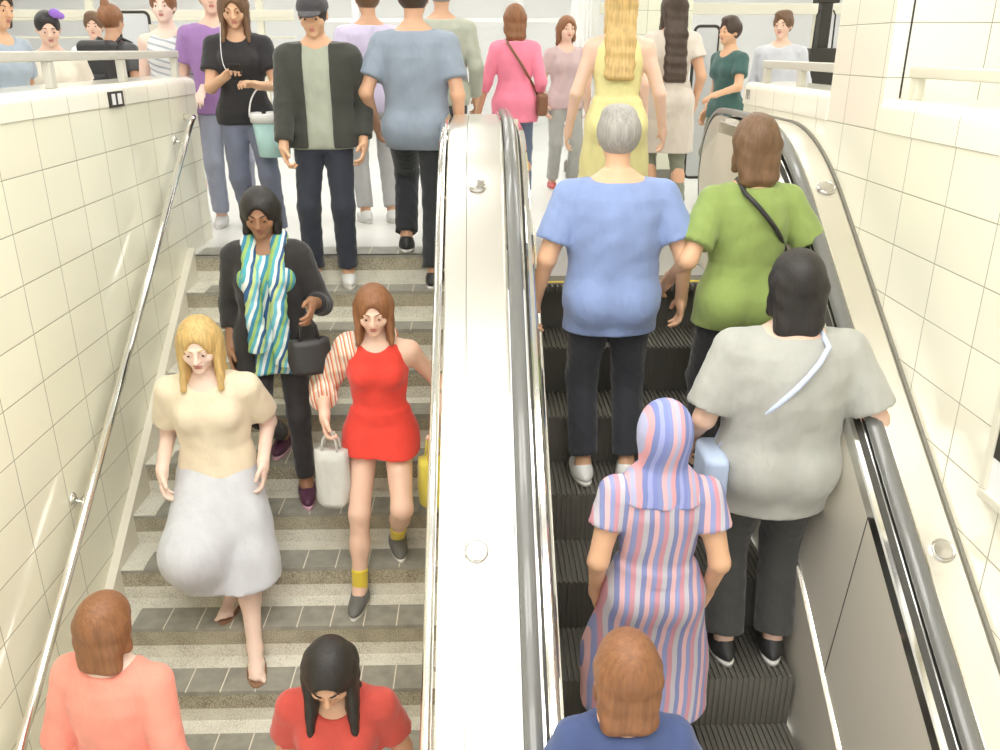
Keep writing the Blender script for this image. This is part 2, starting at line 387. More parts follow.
# ------------------------------------------------------------------ railings on the low walls
def railing(name,label,x,y0,y1,posts,ztop,zb,m,grp=None,th=.045,w=.05,endpost=True):
    r=empty(name,(x,(y0+y1)/2,zb)); tag(r,label,'railing',grp); cy=(y0+y1)/2
    bevel(MB().box(-w/2,w/2,y0-cy,y1-cy,ztop-th-zb,ztop-zb).build('top_bar',m,r),.006)
    for p in posts:
        bevel(MB().box(-w*.4,w*.4,p-w/2-cy,p+w/2-cy,0,ztop-th-zb).build('post',m,r),.004)
    return r
railing('wall_railing','cream enamelled railing on top of the left tiled parapet',-1.99,-.6,5.97,[5.93,5.05,4.2,3.35,2.5,1.6],1.262,1.10,M['railgrey'])
railing('wall_railing','short cream railing on the low wall beyond the tiled pier',1.81,4.36,5.62,[5.58,4.98],1.205,1.075,M['railgrey'])
railing('wall_railing','cream railing at the right edge standing in front of the tiled pier',1.80,.2,3.66,[3.62,2.6,1.6],1.205,1.075,M['cream'])
# small plates on the parapets
p=empty('wall_plate',(WLX,4.13,1.03)); tag(p,'small dark square plate with two white slots on the left parapet','wall plate')

b=MB(); b.box(0,.012,.51,.69,-.045,.033,0)
b.box(.012,.015,.535,.575,-.032,.022,1); b.box(.012,.015,.610,.655,-.032,.022,1)
p.location=(WLX+.004,4.13,1.03); b.build('plate_face',[M['darkmetal'],M['white']],p)
# raised strokes on the end tile of the right low wall
p=empty('wall_mark',(WRX-.006,5.66,1.0)); tag(p,'tiny raised grey letter strokes on the end tile of the far right low wall','wall mark')
b=MB(); 
b.box(-.003,0,-.035,-.029,-.03,.03); b.box(-.003,0,.029,.035,-.03,.03)
b.add([(-.003,-.018,.03),(-.003,-.011,.03),(-.003,.003,-.03),(-.003,-.003,-.03),(0,-.018,.03),(0,-.011,.03),(0,.003,-.03),(0,-.003,-.03)],[(0,1,2,3),(4,7,6,5),(0,4,5,1),(1,5,6,2),(2,6,7,3),(3,7,4,0)])
b.add([(-.003,.018,.03),(-.003,.011,.03),(-.003,-.003,-.03),(-.003,.003,-.03),(0,.018,.03),(0,.011,.03),(0,-.003,-.03),(0,.003,-.03)],[(0,3,2,1),(4,5,6,7),(0,1,5,4),(1,2,6,5),(2,3,7,6),(3,0,4,7)])
b.build('letter_strokes',M['trimgrey'],p)
# poster on the right wall
p=empty('poster_frame',(WRX,2.1,.34)); tag(p,'pale framed poster hanging on the right tiled wall at the picture edge','poster')
b=MB(); y0,y1,z0,z1=-.46,.445,-.51,.42
b.box(-.022,0,y0,y1,z0,z0+.035);b.box(-.022,0,y0,y1,z1-.035,z1);b.box(-.022,0,y0,y0+.035,z0+.035,z1-.035);b.box(-.022,0,y1-.035,y1,z0+.035,z1-.035)
bevel(b.build('frame',M['cream'],p),.006)
b=MB(); b.box(-.010,-.002,y0+.03,y1-.03,z0+.03,z1-.03,0); b.box(-.012,-.010,y0+.03,y1-.03,z0+.16,z1-.03,1); b.build('poster_sheet',[M['paper'],M['darkmetal']],p)

# ------------------------------------------------------------------ beyond the landing
def pillar(name,label,x0,x1,y0,y1,m):
    o=empty(name,((x0+x1)/2,(y0+y1)/2,0)); tag(o,label,'pillar')
    hx,hy=(x1-x0)/2,(y1-y0)/2
    bevel(MB().box(-hx,hx,-hy,hy,0,3.2).build('shaft',m,o),.012)
    bevel(MB().box(-hx-.02,hx+.02,-hy-.02,hy+.02,0,.12).build('plinth',M['trimgrey'],o),.004)
    return o
M['pillar2']=tile_mat('pale green pillar tile face',(.80,.81,.66),(.33,.33,.24),.34,TH,-.155,.10,axis='X')
pillar('tiled_pillar','square pillar of pale green tiles behind the long haired woman',1.50,2.07,8.8,9.3,M['pillar2'])
o=empty('ribbed_column',(1.12,9.6,0)); tag(o,'white ribbed round column behind the yellow dressed woman','column')
n=48; prof=[( (.15 if k%2 else .138)*math.cos(2*PI*k/n),(.15 if k%2 else .138)*math.sin(2*PI*k/n)) for k in range(n)]
MB().sweep([[(x,y,z) for x,y in prof] for z in (0.12,3.2)]).build('shaft',M['white'],o)
MB().lathe([(.18,0),(.18,.10),(.16,.12)],(0,0,0),n=32).build('base',M['trimgrey'],o)
# exit gates with rounded steel frames
def gate(x,y,w,ztop,label):
    g=empty('exit_gate',(x,y,0),0); tag(g,label,'gate')
    r=.045; ring=[]
    for cx,cz,a0 in ((w/2-r,ztop-r,0),(-w/2+r,ztop-r,PI/2),(-w/2+r,.15+r,PI),(w/2-r,.15+r,1.5*PI)):
        for a in np.linspace(a0,a0+PI/2,6): ring.append((cx+r*math.cos(a),0,cz+r*math.sin(a)))
    ring+=ring[:2]
    MB().tube(ring,.013,10,cap=False).build('frame',M['darkmetal'],g,True)
    MB().box(-w/2+.012,w/2-.012,-.004,.004,.165,ztop-.015).build('pane',M['glass'],g)
    MB().box(w/2+.0,w/2+.06,-.03,.03,0,ztop-.1).build('post',M['steel2'],g)
gate(-2.98,8.0,.26,1.57,'rounded dark steel gate frame standing behind the left parapet')
gate(2.02,8.0,.22,1.46,'rounded dark steel gate frame right of the tiled pillar')
# dark post with its block and rods
g=empty('barrier_post',(3.16,8.3,0)); tag(g,'tall dark steel post with thin side rods and a heavy block behind the right railing','post')
bevel(MB().box(-.05,.05,-.05,.05,0,3.2).build('shaft',M['darkmetal'],g),.006)
bevel(MB().box(-.12,.12,-.09,.09,.75,1.28).build('block',M['darkmetal'],g),.01)
for s in (-1,1): MB().tube([(s*.09,-.04,1.28),(s*.085,-.04,1.56),(s*.06,-.04,1.60)],.008,8).build('rod',M['darkmetal'],g,True)
bevel(MB().box(-.10,.10,-.07,.07,1.66,1.76).build('clamp',M['darkmetal'],g),.008)
# glazed partition far behind: posts and rails
def partition(n,x0,x1,y,posts,rails):
    b=MB()
    for px in posts: b.box(px-.04,px+.04,y-.04,y+.04,0,3.2)
    for z,t in rails: b.box(x0,x1,y-.05,y+.05,z-t/2,z+t/2)
    o=bevel(b.build('window_%d'%n,M['cream'] if n!=3 else M['white']),.006); struct(o)
partition(1,1.4,9,11,[2.4,4.1,5.6,7.2,8.9],[(1.72,.12),(.5,.1)])
partition(2,-9,-2.2,11,[-8.5,-6.4,-4.6,-2.6],[(1.66,.09),(1.60,.03),(1.4,.02)])
partition(3,-2.2,1.4,12,[-1.6,-.5,.55],[(1.62,.05)])

# ------------------------------------------------------------------ ceiling lights
def ceiling_light(x,y,w,l,label):
    g=empty('ceiling_light',(x,y,3.2)); tag(g,label,'ceiling light','ceiling lights')
    bevel(MB().box(-w/2-.03,w/2+.03,-l/2-.03,l/2+.03,-.08,0).build('housing',M['white'],g),.006)
    MB().box(-w/2,w/2,-l/2,l/2,-.09,-.075).build('diffuser',M['lamp'],g)
LBL='white fluorescent ceiling light above the station hall'
for y in (.2,1.35,2.5):
    for x in (-1.0,.9): ceiling_light(x,y,1.6,.55,LBL)
for y in (4.9,6.6,8.6,10.6,13.2):
    for x in (-6.5,-3.6,-.9,1.8,4.6,7.4): ceiling_light(x,y,1.5,.38,LBL)

# ================================================================== PEOPLE
class Grid:
    def __init__(s,lo,hi,c):
        s.ax=[np.arange(lo[i],hi[i]+c,c,dtype=np.float32) for i in range(3)]; s.c=c
        s.F=np.full([len(a) for a in s.ax],.3,np.float32)
    def run(s,prims):
        for p in prims:
            sl=[]
            for i in range(3):
                a=s.ax[i]; i0=np.searchsorted(a,p['lo'][i]-p['m']); i1=np.searchsorted(a,p['hi'][i]+p['m']); sl.append(slice(i0,i1))
            if any(q.start>=q.stop for q in sl): continue
            P=np.meshgrid(s.ax[0][sl[0]],s.ax[1][sl[1]],s.ax[2][sl[2]],indexing='ij',sparse=True)
            d=p['f'](*P); f=s.F[tuple(sl)]; k=p['k']
            if p['op']=='u':
                if k>0:
                    h=np.maximum(k-np.abs(f-d),0)/k; s.F[tuple(sl)]=np.minimum(f,d)-h*h*k*.25
                else: s.F[tuple(sl)]=np.minimum(f,d)
            else:
                d=-d
                if k>0:
                    h=np.maximum(k-np.abs(f-d),0)/k; s.F[tuple(sl)]=np.maximum(f,d)+h*h*k*.25
                else: s.F[tuple(sl)]=np.maximum(f,d)
    def mesh(s):
        F=s.F; ins=F<0
        c=[ins[i:ins.shape[0]-1+i,j:ins.shape[1]-1+j,k:ins.shape[2]-1+k] for i in (0,1) for j in (0,1) for k in (0,1)]
        cnt=sum(x.astype(np.int8) for x in c); act=(cnt>0)&(cnt<8); idx=np.argwhere(act)
        if len(idx)==0: return np.zeros((0,3)),np.zeros((0,4),int)
        I=np.full(act.shape,-1,np.int64); I[tuple(idx.T)]=np.arange(len(idx))
        off=[(i,j,k) for i in (0,1) for j in (0,1) for k in (0,1)]
        val=np.stack([F[idx[:,0]+o[0],idx[:,1]+o[1],idx[:,2]+o[2]] for o in off],1)
        acc=np.zeros((len(idx),3)); n=np.zeros(len(idx))
        for a in range(8):
            for b2 in range(a+1,8):
                d=[off[b2][q]-off[a][q] for q in range(3)]
                if sum(map(abs,d))!=1: continue
                fa,fb=val[:,a],val[:,b2]; cr=(fa<0)!=(fb<0)
                t=np.where(cr,fa/(fa-fb+1e-12),0)
                acc+=np.where(cr[:,None],np.array(off[a])[None]+t[:,None]*np.array(d)[None],0); n+=cr
        pos=(idx+acc/n[:,None])*s.c+np.array([a[0] for a in s.ax])
        Q=[]
        for axi in range(3):
            A=[slice(None)]*3; B=[slice(None)]*3; A[axi]=slice(0,-1); B[axi]=slice(1,None)
            ia=ins[tuple(A)]; ib=ins[tuple(B)]; e=np.argwhere(ia!=ib)
            o1,o2=[q for q in range(3) if q!=axi]
            ok=(e[:,o1]>0)&(e[:,o2]>0)&(e[:,o1]<ins.shape[o1]-1)&(e[:,o2]<ins.shape[o2]-1); e=e[ok]
            def cell(d1,d2):
                q=e.copy(); q[:,o1]-=d1; q[:,o2]-=d2; return I[tuple(q.T)]
            q=np.stack([cell(0,0),cell(1,0),cell(1,1),cell(0,1)],1)
            sg=ia[tuple(e.T)]
            if axi==1: sg=~sg
            q[~sg]=q[~sg][:,::-1]; Q.append(q)
        return pos,np.concatenate(Q)
def V(*a): return np.array(a,float)
def nrm(a): a=np.asarray(a,float); return a/(np.linalg.norm(a)+1e-12)
def cone(a,b,ra,rb,k=.03,flat=False,op='u',rip=0):
    a=np.asarray(a,float);b=np.asarray(b,float);r=max(ra,rb); L=np.linalg.norm(b-a)+1e-9; u=(b-a)/L
    def f(x,y,z):
        px,py,pz=x-a[0],y-a[1],z-a[2]; h=px*u[0]+py*u[1]+pz*u[2]; t=np.clip(h/L,0,1)
        d=np.sqrt((px-u[0]*t*L)**2+(py-u[1]*t*L)**2+(pz-u[2]*t*L)**2)-(ra+(rb-ra)*t)
        if flat: d=np.maximum(d,h-L)
        if rip: d=d+rip*np.sin(h*70+px*40)*np.sin(py*60+pz*25)
        return d.astype(np.float32)
    return dict(f=f,lo=np.minimum(a,b)-r,hi=np.maximum(a,b)+r,m=k+.03,k=k,op=op)
def ell(c,r,R=None,k=.02,op='u'):
    c=np.asarray(c,float); R=np.eye(3) if R is None else R; r=np.asarray(r,float); mr=np.abs(R)@r
    def f(x,y,z):
        px,py,pz=x-c[0],y-c[1],z-c[2]
        q=[px*R[0,i]+py*R[1,i]+pz*R[2,i] for i in range(3)]
        k0=np.sqrt(sum((q[i]/r[i])**2 for i in range(3))); k1=np.sqrt(sum((q[i]/r[i]**2)**2 for i in range(3)))+1e-6
        return (k0*(k0-1)/k1).astype(np.float32)
    return dict(f=f,lo=c-mr,hi=c+mr,m=k+.03,k=k,op=op)
def half(c,n,lo,hi,op='s',k=0):
    """removes everything on the +n side of c inside the box lo..hi"""
    c=np.asarray(c,float); n=nrm(n)
    def f(x,y,z): return (-((x-c[0])*n[0]+(y-c[1])*n[1]+(z-c[2])*n[2])).astype(np.float32)
    return dict(f=f,lo=np.asarray(lo,float),hi=np.asarray(hi,float),m=0,k=k,op=op)
def boxs(c,h,R=None,op='s',k=0,rnd=0.):
    c=np.asarray(c,float); h=np.asarray(h,float); R=np.eye(3) if R is None else R; mr=np.abs(R)@h
    def f(x,y,z):
        px,py,pz=x-c[0],y-c[1],z-c[2]
        q=[np.abs(px*R[0,i]+py*R[1,i]+pz*R[2,i])-(h[i]-rnd) for i in range(3)]
        o=np.sqrt(sum(np.maximum(a,0)**2 for a in q))+np.minimum(np.maximum(np.maximum(q[0],q[1]),q[2]),0)
        return (o-rnd).astype(np.float32)
    return dict(f=f,lo=c-mr,hi=c+mr,m=k+.03,k=k,op=op)
def loft(o,R,hs,ws,ds,yo=None,e=0,k=.03,rip=(0,0,0),fold=0.):
    """elliptical sections along R's third column; R columns = right, back, up"""
    o=np.asarray(o,float); hs=np.array(hs,float); ws=np.array(ws)+e; ds=np.array(ds)+e; yo=np.zeros(len(hs)) if yo is None else np.array(yo,float)
    mr=max(ws.max(),ds.max()+np.abs(yo).max()); A=o+R[:,2]*hs[0]; B=o+R[:,2]*hs[-1]
    def f(x,y,z):
        px,py,pz=x-o[0],y-o[1],z-o[2]
        X=px*R[0,0]+py*R[1,0]+pz*R[2,0]; Y=px*R[0,1]+py*R[1,1]+pz*R[2,1]; H=px*R[0,2]+py*R[1,2]+pz*R[2,2]
        w=np.interp(H,hs,ws); d=np.interp(H,hs,ds); yy=Y-np.interp(H,hs,yo)
        rr=np.sqrt((X/w)**2+(yy/d)**2)
        if rip[0]:
            amp=np.clip((hs[-1]-H)/(hs[-1]-hs[0]),0,1)**1.3*rip[0]; rr=rr-amp*np.sin(rip[1]*np.arctan2(yy,X)+rip[2]+H*4)
        out=(rr-1)*np.minimum(w,d)
        if fold: out=out+fold*np.sin(X*34+H*22)*np.sin(H*31-yy*25)
        return np.maximum(out,np.maximum(hs[0]-H,H-hs[-1])).astype(np.float32)
    return dict(f=f,lo=np.minimum(A,B)-mr,hi=np.maximum(A,B)+mr,m=k+.03,k=k,op='u')
def sdf_mesh(name,prims,cell,m,parent,fine=(),mats=None):
    lo=np.min([p['lo'] for p in prims if p['op']=='u'],0)-.03; hi=np.max([p['hi'] for p in prims if p['op']=='u'],0)+.03
    g=Grid(lo,hi,cell); g.run(prims); v,q=g.mesh()
    VS=[v];QS=[]; base=len(v); keep=np.ones(len(q),bool)
    for (c,h,fc) in fine:
        inb=np.all(np.abs(v-np.asarray(c))<np.asarray(h)-cell*.6,1)
        keep&=~inb[q].all(1)
    QS.append(q[keep])
    for (c,h,fc) in fine:
        g=Grid(np.asarray(c)-h,np.asarray(c)+h,fc); g.run(prims); v2,q2=g.mesh(); VS.append(v2); QS.append(q2+base); base+=len(v2)
    v=np.concatenate(VS); q=np.concatenate(QS)
    used=np.zeros(len(v),bool); used[q.ravel()]=True; mp=np.cumsum(used)-1; v=v[used]; q=mp[q]
    me=bpy.data.meshes.new(name); me.vertices.add(len(v)); me.vertices.foreach_set('co',v.astype(np.float32).ravel())
    me.loops.add(len(q)*4); me.loops.foreach_set('vertex_index',q.astype(np.int32).ravel())
    me.polygons.add(len(q)); me.polygons.foreach_set('loop_start',(np.arange(len(q))*4).astype(np.int32))
    me.polygons.foreach_set('use_smooth',np.ones(len(q),bool))
    for mm in (m if isinstance(m,(list,tuple)) else [m]): me.materials.append(mm)
    me.update(calc_edges=True); me.validate()
    o=bpy.data.objects.new(name,me); COL.objects.link(o); o.parent=parent
    return o
def ik(a,t,l1,l2,pole):
    a=np.asarray(a,float); t=np.asarray(t,float); d=t-a; L=np.linalg.norm(d); Lm=min(L,(l1+l2)*.998); u=d/(L+1e-9); t=a+u*Lm
    x=(l1*l1-l2*l2+Lm*Lm)/(2*Lm); y=math.sqrt(max(l1*l1-x*x,0)); p=np.asarray(pole,float); p=p-u*p.dot(u); p=nrm(p)
    return a+u*x+p*y,t

# materials for people
def skin(n,c): 
    m=mat('skin '+n,c,.5,bump=.05,bscale=120); m.node_tree.nodes['Principled BSDF'].inputs['Subsurface Weight'].default_value=.08; return m
SK={'light':skin('light',(.82,.55,.42)),'tan':skin('tan',(.66,.38,.24)),'brown':skin('brown',(.34,.17,.09)),'pale':skin('pale',(.88,.66,.55)),'warm':skin('warm',(.74,.44,.27))}
def hairm(n,c):
    m=mat('hair '+n,c,.45,bump=.35,bscale=30,bstretch=(6,6,.35),var=.22,vscale=14); return m
HM={'black':hairm('black',(.018,.014,.012)),'dark':hairm('dark brown',(.055,.032,.020)),'brown':hairm('brown',(.16,.085,.04)),'auburn':hairm('auburn',(.26,.11,.045)),'blond':hairm('golden blond',(.62,.42,.16)),'grey':hairm('grey',(.35,.33,.30))}
_cl={}
def cloth(n,c,rough=.85,var=.06):
    if n not in _cl: _cl[n]=mat('cloth '+n,c,rough,bump=.55,bdist=.035,bscale=7.5,bstretch=(1,1,.55),var=var,vscale=12,sheen=.2)
    return _cl[n]
def stripes(n,cols,scale,axis=(1,0,0),dist=1.0,noise=2.0):
    """woven stripes: repeating bands of the given colours"""
    m=bpy.data.materials.new('cloth '+n); m.use_nodes=True; nt=m.node_tree; b=nt.nodes['Principled BSDF']; N=nt.nodes.new; L=nt.links.new
    tc=N('ShaderNodeTexCoord'); vd=N('ShaderNodeVectorMath'); vd.operation='DOT_PRODUCT'; vd.inputs[1].default_value=axis; L(tc.outputs['Object'],vd.inputs[0])
    ns=N('ShaderNodeTexNoise'); ns.inputs['Scale'].default_value=noise; L(tc.outputs['Object'],ns.inputs[0])
    a=N('ShaderNodeMath'); a.operation='MULTIPLY_ADD'; L(ns.outputs['Fac'],a.inputs[0]); a.inputs[1].default_value=.06*dist; L(vd.outputs['Value'],a.inputs[2])
    d=N('ShaderNodeMath'); d.operation='MULTIPLY'; L(a.outputs[0],d.inputs[0]); d.inputs[1].default_value=scale
    fr=N('ShaderNodeMath'); fr.operation='FRACT'; L(d.outputs[0],fr.inputs[0])
    r=N('ShaderNodeValToRGB'); r.color_ramp.interpolation='CONSTANT'
    for i,c in enumerate(cols):
        e=r.color_ramp.elements[i] if i<2 else r.color_ramp.elements.new(i/len(cols))
        e.position=i/len(cols); e.color=(*c,1)
    L(fr.outputs[0],r.inputs[0]); L(r.outputs[0],b.inputs['Base Color']); b.inputs['Roughness'].default_value=.85
    return m
M['eye']=mat('eye white',(.85,.84,.82),.2); M['iris']=mat('dark iris',(.03,.018,.012),.15)
M['lip']=mat('lips',(.55,.20,.17),.4); M['lipd']=mat('dark lips',(.30,.11,.09),.4)

PEOPLE=[]
def person(label,loc,face=0.,h=1.7,sex='f',sk='light',hair=('short','dark'),feet=None,hands=(None,None),hdir=(None,None),pole=(None,None),curl=(.5,.5),
           top=None,bottom=None,shoes=None,lean=0.,look=0.,turn=0.,wide=1.,cell=.0125,far=False,extra=(),group=None,dress=None,jacket=None,scarf=None,heel=(0,0),straps=None):
    root=empty('person',loc,face); tag(root,label,'person',group)
    s=h/1.7; W=wide*(1.0 if sex=='f' else 1.09); cs,sn=math.cos(face),math.sin(face)
    def w2l(p): d=(p[0]-loc[0],p[1]-loc[1],p[2]-loc[2]); return V(cs*d[0]+sn*d[1],-sn*d[0]+cs*d[1],d[2])
    if feet is None: fl=[V(.10*s,-.02,0),V(-.10*s,.02,0)]
    else: fl=[w2l(feet[0]),w2l(feet[1])]
    l1=.425*s; l2=.425*s; hipz=.90*s
    ank=[fl[i]+V(0,.03*s,.085*s+heel[i]) for i in (0,1)]
    for _ in range(60):
        ok=all(np.linalg.norm(V((1,-1)[i]*.09*s,0,hipz)-ank[i])<(l1+l2)*.993 for i in (0,1))
        if ok: break
        hipz-=.008
    hip=V(0,0,hipz)
    cl,sl=math.cos(lean),math.sin(lean)
    R=np.array([[1,0,0],[0,cl,-sl],[0,sl,cl]]).T  # columns below
    R=np.stack([V(1,0,0),V(0,cl,sl),V(0,-sl,cl)],1)
    T=lambda x,y,z: hip+R@V(x*s,y*s,z*s)
    hs=np.array([-.09,-.04,.03,.10,.18,.28,.38,.45,.50,.535,.56])*s
    if sex=='f': ws=[.10,.150,.164,.148,.130,.142,.158,.158,.122,.078,.055]; dp=[.08,.10,.115,.100,.090,.10,.108,.10,.08,.062,.052]
    else: ws=[.10,.15,.160,.150,.146,.160,.178,.182,.140,.088,.06]; dp=[.08,.10,.11,.105,.105,.115,.12,.11,.09,.068,.056]
    ws=np.array(ws)*s*W**.9; dp=np.array(dp)*s*(1+(wide-1)*.8)
    def legpt(i,z):
        a,b_=(hj[i],kn[i]) if z>kn[i][2] else (kn[i],ank[i]); t=np.clip((a[2]-z)/(a[2]-b_[2]+1e-6),0,1.2); return a+(b_-a)*t
    def hull(G,z,r0,r1,top=0.0):
        zt=hip[2]+top
        zk=max(z,max(kn[0][2],kn[1][2])*.5+z*.5)
        for t in np.linspace(0,1,6):
            P0=hj[0]*(1-t)+hj[1]*t+V(0,0,top*.5); zm=(P0[2]+z)*.5
            P1=legpt(0,zm)*(1-t)+legpt(1,zm)*t; P2=legpt(0,z-.02)*(1-t)+legpt(1,z-.02)*t; P2[2]=z-.03
            G.append(cone(P0,P1,r0,(r0+r1)/2,.05,rip=.002)); G.append(cone(P1,P2,(r0+r1)/2,r1,.05,rip=.003))
        for i in (0,1):
            G.append(cone(hj[i],kn[i],r0,r1*.98,.05)); lp=legpt(i,z-.03)
            if kn[i][2]>z: G.append(cone(kn[i],lp,r1*.98,r1,.05))
        G.append(half(V(0,0,z),V(0,0,-1),V(-1,-1,z-.5),V(1,1,z+.05)))
    def torso(h0,h1,e=0,flare=0,rip=(0,0,0),k=.03,fold=0.,e2=None):
        H=np.concatenate([[h0*s],hs[(hs>h0*s+.005)&(hs<h1*s-.005)],[h1*s]])
        w=np.interp(H,hs,ws); d=np.interp(H,hs,dp)
        if flare: g=np.clip((.16*s-H)/(.16*s-h0*s+1e-6),0,1); w=np.maximum(w,np.interp(.16*s,hs,ws))*1+g*flare; d=np.maximum(d,np.interp(.16*s,hs,dp))+g*flare*.8
        ee=e
        if e2 is not None: g=np.clip((H-.30*s)/(.2*s),0,1); ee=e*(1-g)+e2*g
        return loft(hip,R,H,w+ee,d+ee,None,0,k,rip,fold)
    sw=(.165 if sex=='f' else .188)*wide**.8
    sh=[T(sw,.0,.450),T(-sw,.0,.450)]
    el=[];wr=[]
    for i in (0,1):
        sg=(1,-1)[i]; tgt=hands[i]; tgt=T(sg*(sw+.055),-.05,-.035) if tgt is None else V(*tgt)*s
        pl=V(sg*.35,1,-.2) if pole[i] is None else V(*pole[i])
        e_,w_=ik(sh[i],tgt,.285*s,.245*s,pl); el.append(e_); wr.append(w_)
    kn=[]
    hj=[T(.086,0,0),T(-.086,0,0)]; tk=.081 if sex=='f' else .077
    for i in (0,1):
        k_,a_=ik(hj[i],ank[i],l1,l2,V((1,-1)[i]*.12,-1,0)); kn.append(k_); ank[i]=a_
    # head frame
    pt=look; ct,st_=math.cos(pt),math.sin(pt); cy,sy=math.cos(turn),math.sin(turn)
    Rt=np.array([[cy,-sy,0],[sy,cy,0],[0,0,1]])@np.stack([V(1,0,0),V(0,ct,st_),V(0,-st_,ct)],1)
    nb=T(0,.0,.53); nt_=nb+R@V(0,-.010*s,.065*s); hc=nt_+Rt@V(0,-.018*s,.095*s)
    Hh=lambda x,y,z: hc+Rt@V(x*s,y*s,z*s)
    E=[torso(-.09,.56)]
    for sg in (1,-1):
        E.append(ell(T(sg*.075,.055,-.01),np.array([.085,.075,.085])*s,R,.04))
        if sex=='f': E.append(ell(T(sg*.068,-.078,.345),np.array([.055,.052,.055])*s,R,.03))
    for i in (0,1):
        sg=(1,-1)[i]
        E.append(cone(hj[i],kn[i],tk*s*wide,.054*s,.04)); E.append(cone(kn[i],kn[i]*.55+ank[i]*.45+V(0,.012*s,0),.053*s,.050*s,.03)); E.append(cone(kn[i]*.6+ank[i]*.4+V(0,.01*s,0),ank[i],.049*s,.034*s,.03))
        E.append(cone(T(sg*sw*.45,0,.478),sh[i],.040*s,.050*s,.04)); E.append(cone(sh[i],el[i],.050*s*wide,.039*s*wide,.03)); E.append(cone(el[i],wr[i],.039*s,.027*s,.02))
    # feet
    ff=[]
    for i in (0,1):
        sg=(1,-1)[i]; f=nrm(V(sg*.15,-1,0)); ff.append(f); a=ank[i]; sd=V(-f[1],f[0],0)
        Rf=np.stack([sd,-f,V(0,0,1)],1)
        E.append(cone(a,a+f*.05*s-V(0,0,.045*s),.034*s,.032*s,.03)); E.append(ell(a+f*.062*s-V(0,0,.058*s),np.array([.041,.105,.026])*s,Rf,.02)); E.append(ell(a-f*.035*s-V(0,0,.055*s),np.array([.032,.035,.03])*s,Rf,.02))
        if shoes and shoes[0]=='sandal':
            for j in range(5):
                o_=(-.034+.017*j)*sg*-1; L=.165-.008*j if True else 0; tr=.012 if j==0 else .0085
                E.append(cone(a+f*.12*s+sd*o_*s*.9-V(0,0,.066*s),a+f*(L)*s+sd*o_*s*1.05-V(0,0,.074*s),tr*s,tr*.9*s,.006))
    # hands
    hbox=[]; HF=[]
    for i in (0,1):
        sg=(1,-1)[i]; d=nrm(wr[i]-el[i]) if hdir[i] is None else nrm(V(*hdir[i]))
        n=V(-sg,0,0) if abs(d[2])>.5 else V(0,0,-1); n=nrm(n-d*n.dot(d)); sd=nrm(np.cross(d,n)); 
        ref=V(0,-1,0) if abs(d[2])>.5 else V(-sg,0,0)
        if sd.dot(ref)<0: sd=-sd                 # sd = index-finger side
        w=wr[i]; Rp=np.stack([sd,n,d],1); c=curl[i]; HF.append((w,d,n,sd))
        E.append(ell(w+d*.048*s,np.array([.040,.0165,.052])*s,Rp,.015)); E.append(cone(w,w+d*.03*s,.024*s,.026*s,.015))
        for j,(Lf,o_) in enumerate(((.074,.030),(.083,.0105),(.077,-.0095),(.060,-.028))):
            p=w+d*(.088-.004*abs(j-1))*s+sd*o_*s; ang=.12+c*.35; r0=.0092*s
            for q,fr in enumerate((.46,.30,.24)):
                dd=nrm(d*math.cos(ang)+n*math.sin(ang)+sd*(o_*.9)); p2=p+dd*Lf*fr*s; E.append(cone(p,p2,r0,r0*.92,.006)); p=p2; r0*=.93; ang+=c*.95
        p=w+d*.022*s+sd*.030*s+n*.006*s; dd=nrm(d*.72+sd*.62+n*.35); p2=p+dd*.040*s; E.append(cone(w+d*.02*s+sd*.012*s,p,.015*s,.0135*s,.012)); E.append(cone(p,p2,.0125*s,.0105*s,.008)); dd=nrm(d*.95+sd*.18+n*.35); E.append(cone(p2,p2+dd*.030*s,.0105*s,.0088*s,.006))
        hbox.append((w+d*.075*s,V(.085,.085,.085)*s+np.abs(d)*.035*s,.0045 if not far else .0075))
    # neck and head
    E.append(cone(nb-R@V(0,0,.03*s),nt_+Rt@V(0,.005*s,.03*s),.056*s,.050*s,.03))
    E.append(ell(Hh(0,.012,.018),np.array([.076,.094,.094])*s,Rt,.02)); E.append(ell(Hh(0,-.028,-.045),np.array([.056,.060,.066])*s,Rt,.03)); E.append(ell(Hh(0,-.070,-.092),np.array([.022,.018,.016])*s,Rt,.022))
    for sg in (1,-1):
        E.append(ell(Hh(sg*.040,-.058,-.028),np.array([.022,.022,.022])*s,Rt,.02))
        E.append(ell(Hh(sg*.030,-.094,.004),np.array([.017,.012,.011])*s,Rt,.012,'s'))
        E.append(ell(Hh(sg*.031,-.078,.003),np.array([.0145,.0125,.0125])*s,Rt,.004))
        E.append(ell(Hh(sg*.031,-.0825,.0105-.004*(look>.15)),np.array([.0145,.0100,.0048])*s,Rt,.004)); E.append(ell(Hh(sg*.031,-.0815,-.0065),np.array([.0135,.0090,.0035])*s,Rt,.004))
        E.append(ell(Hh(sg*.028,-.086,.022),np.array([.020,.009,.006])*s,Rt,.012))
        E.append(ell(Hh(sg*.078,.008,-.006),np.array([.008,.020,.030])*s,Rt,.008)); 
    E.append(cone(Hh(0,-.086,.012),Hh(0,-.108,-.026),.0075*s,.0115*s,.010)); 
    for sg in (1,-1): E.append(ell(Hh(sg*.011,-.098,-.030),np.array([.009,.010,.008])*s,Rt,.008))
    E.append(ell(Hh(0,-.087,-.053),np.array([.023,.010,.006])*s,Rt,.006)); E.append(ell(Hh(0,-.086,-.063),np.array([.019,.010,.007])*s,Rt,.006))
    fb=[(hc-V(0,0,.012*s),V(.115,.135,.135)*s,.006 if not far else .009)]+hbox
    body=sdf_mesh('body',E,cell,SK[sk],root,fb)
    toward=math.cos(face+turn)>-.2
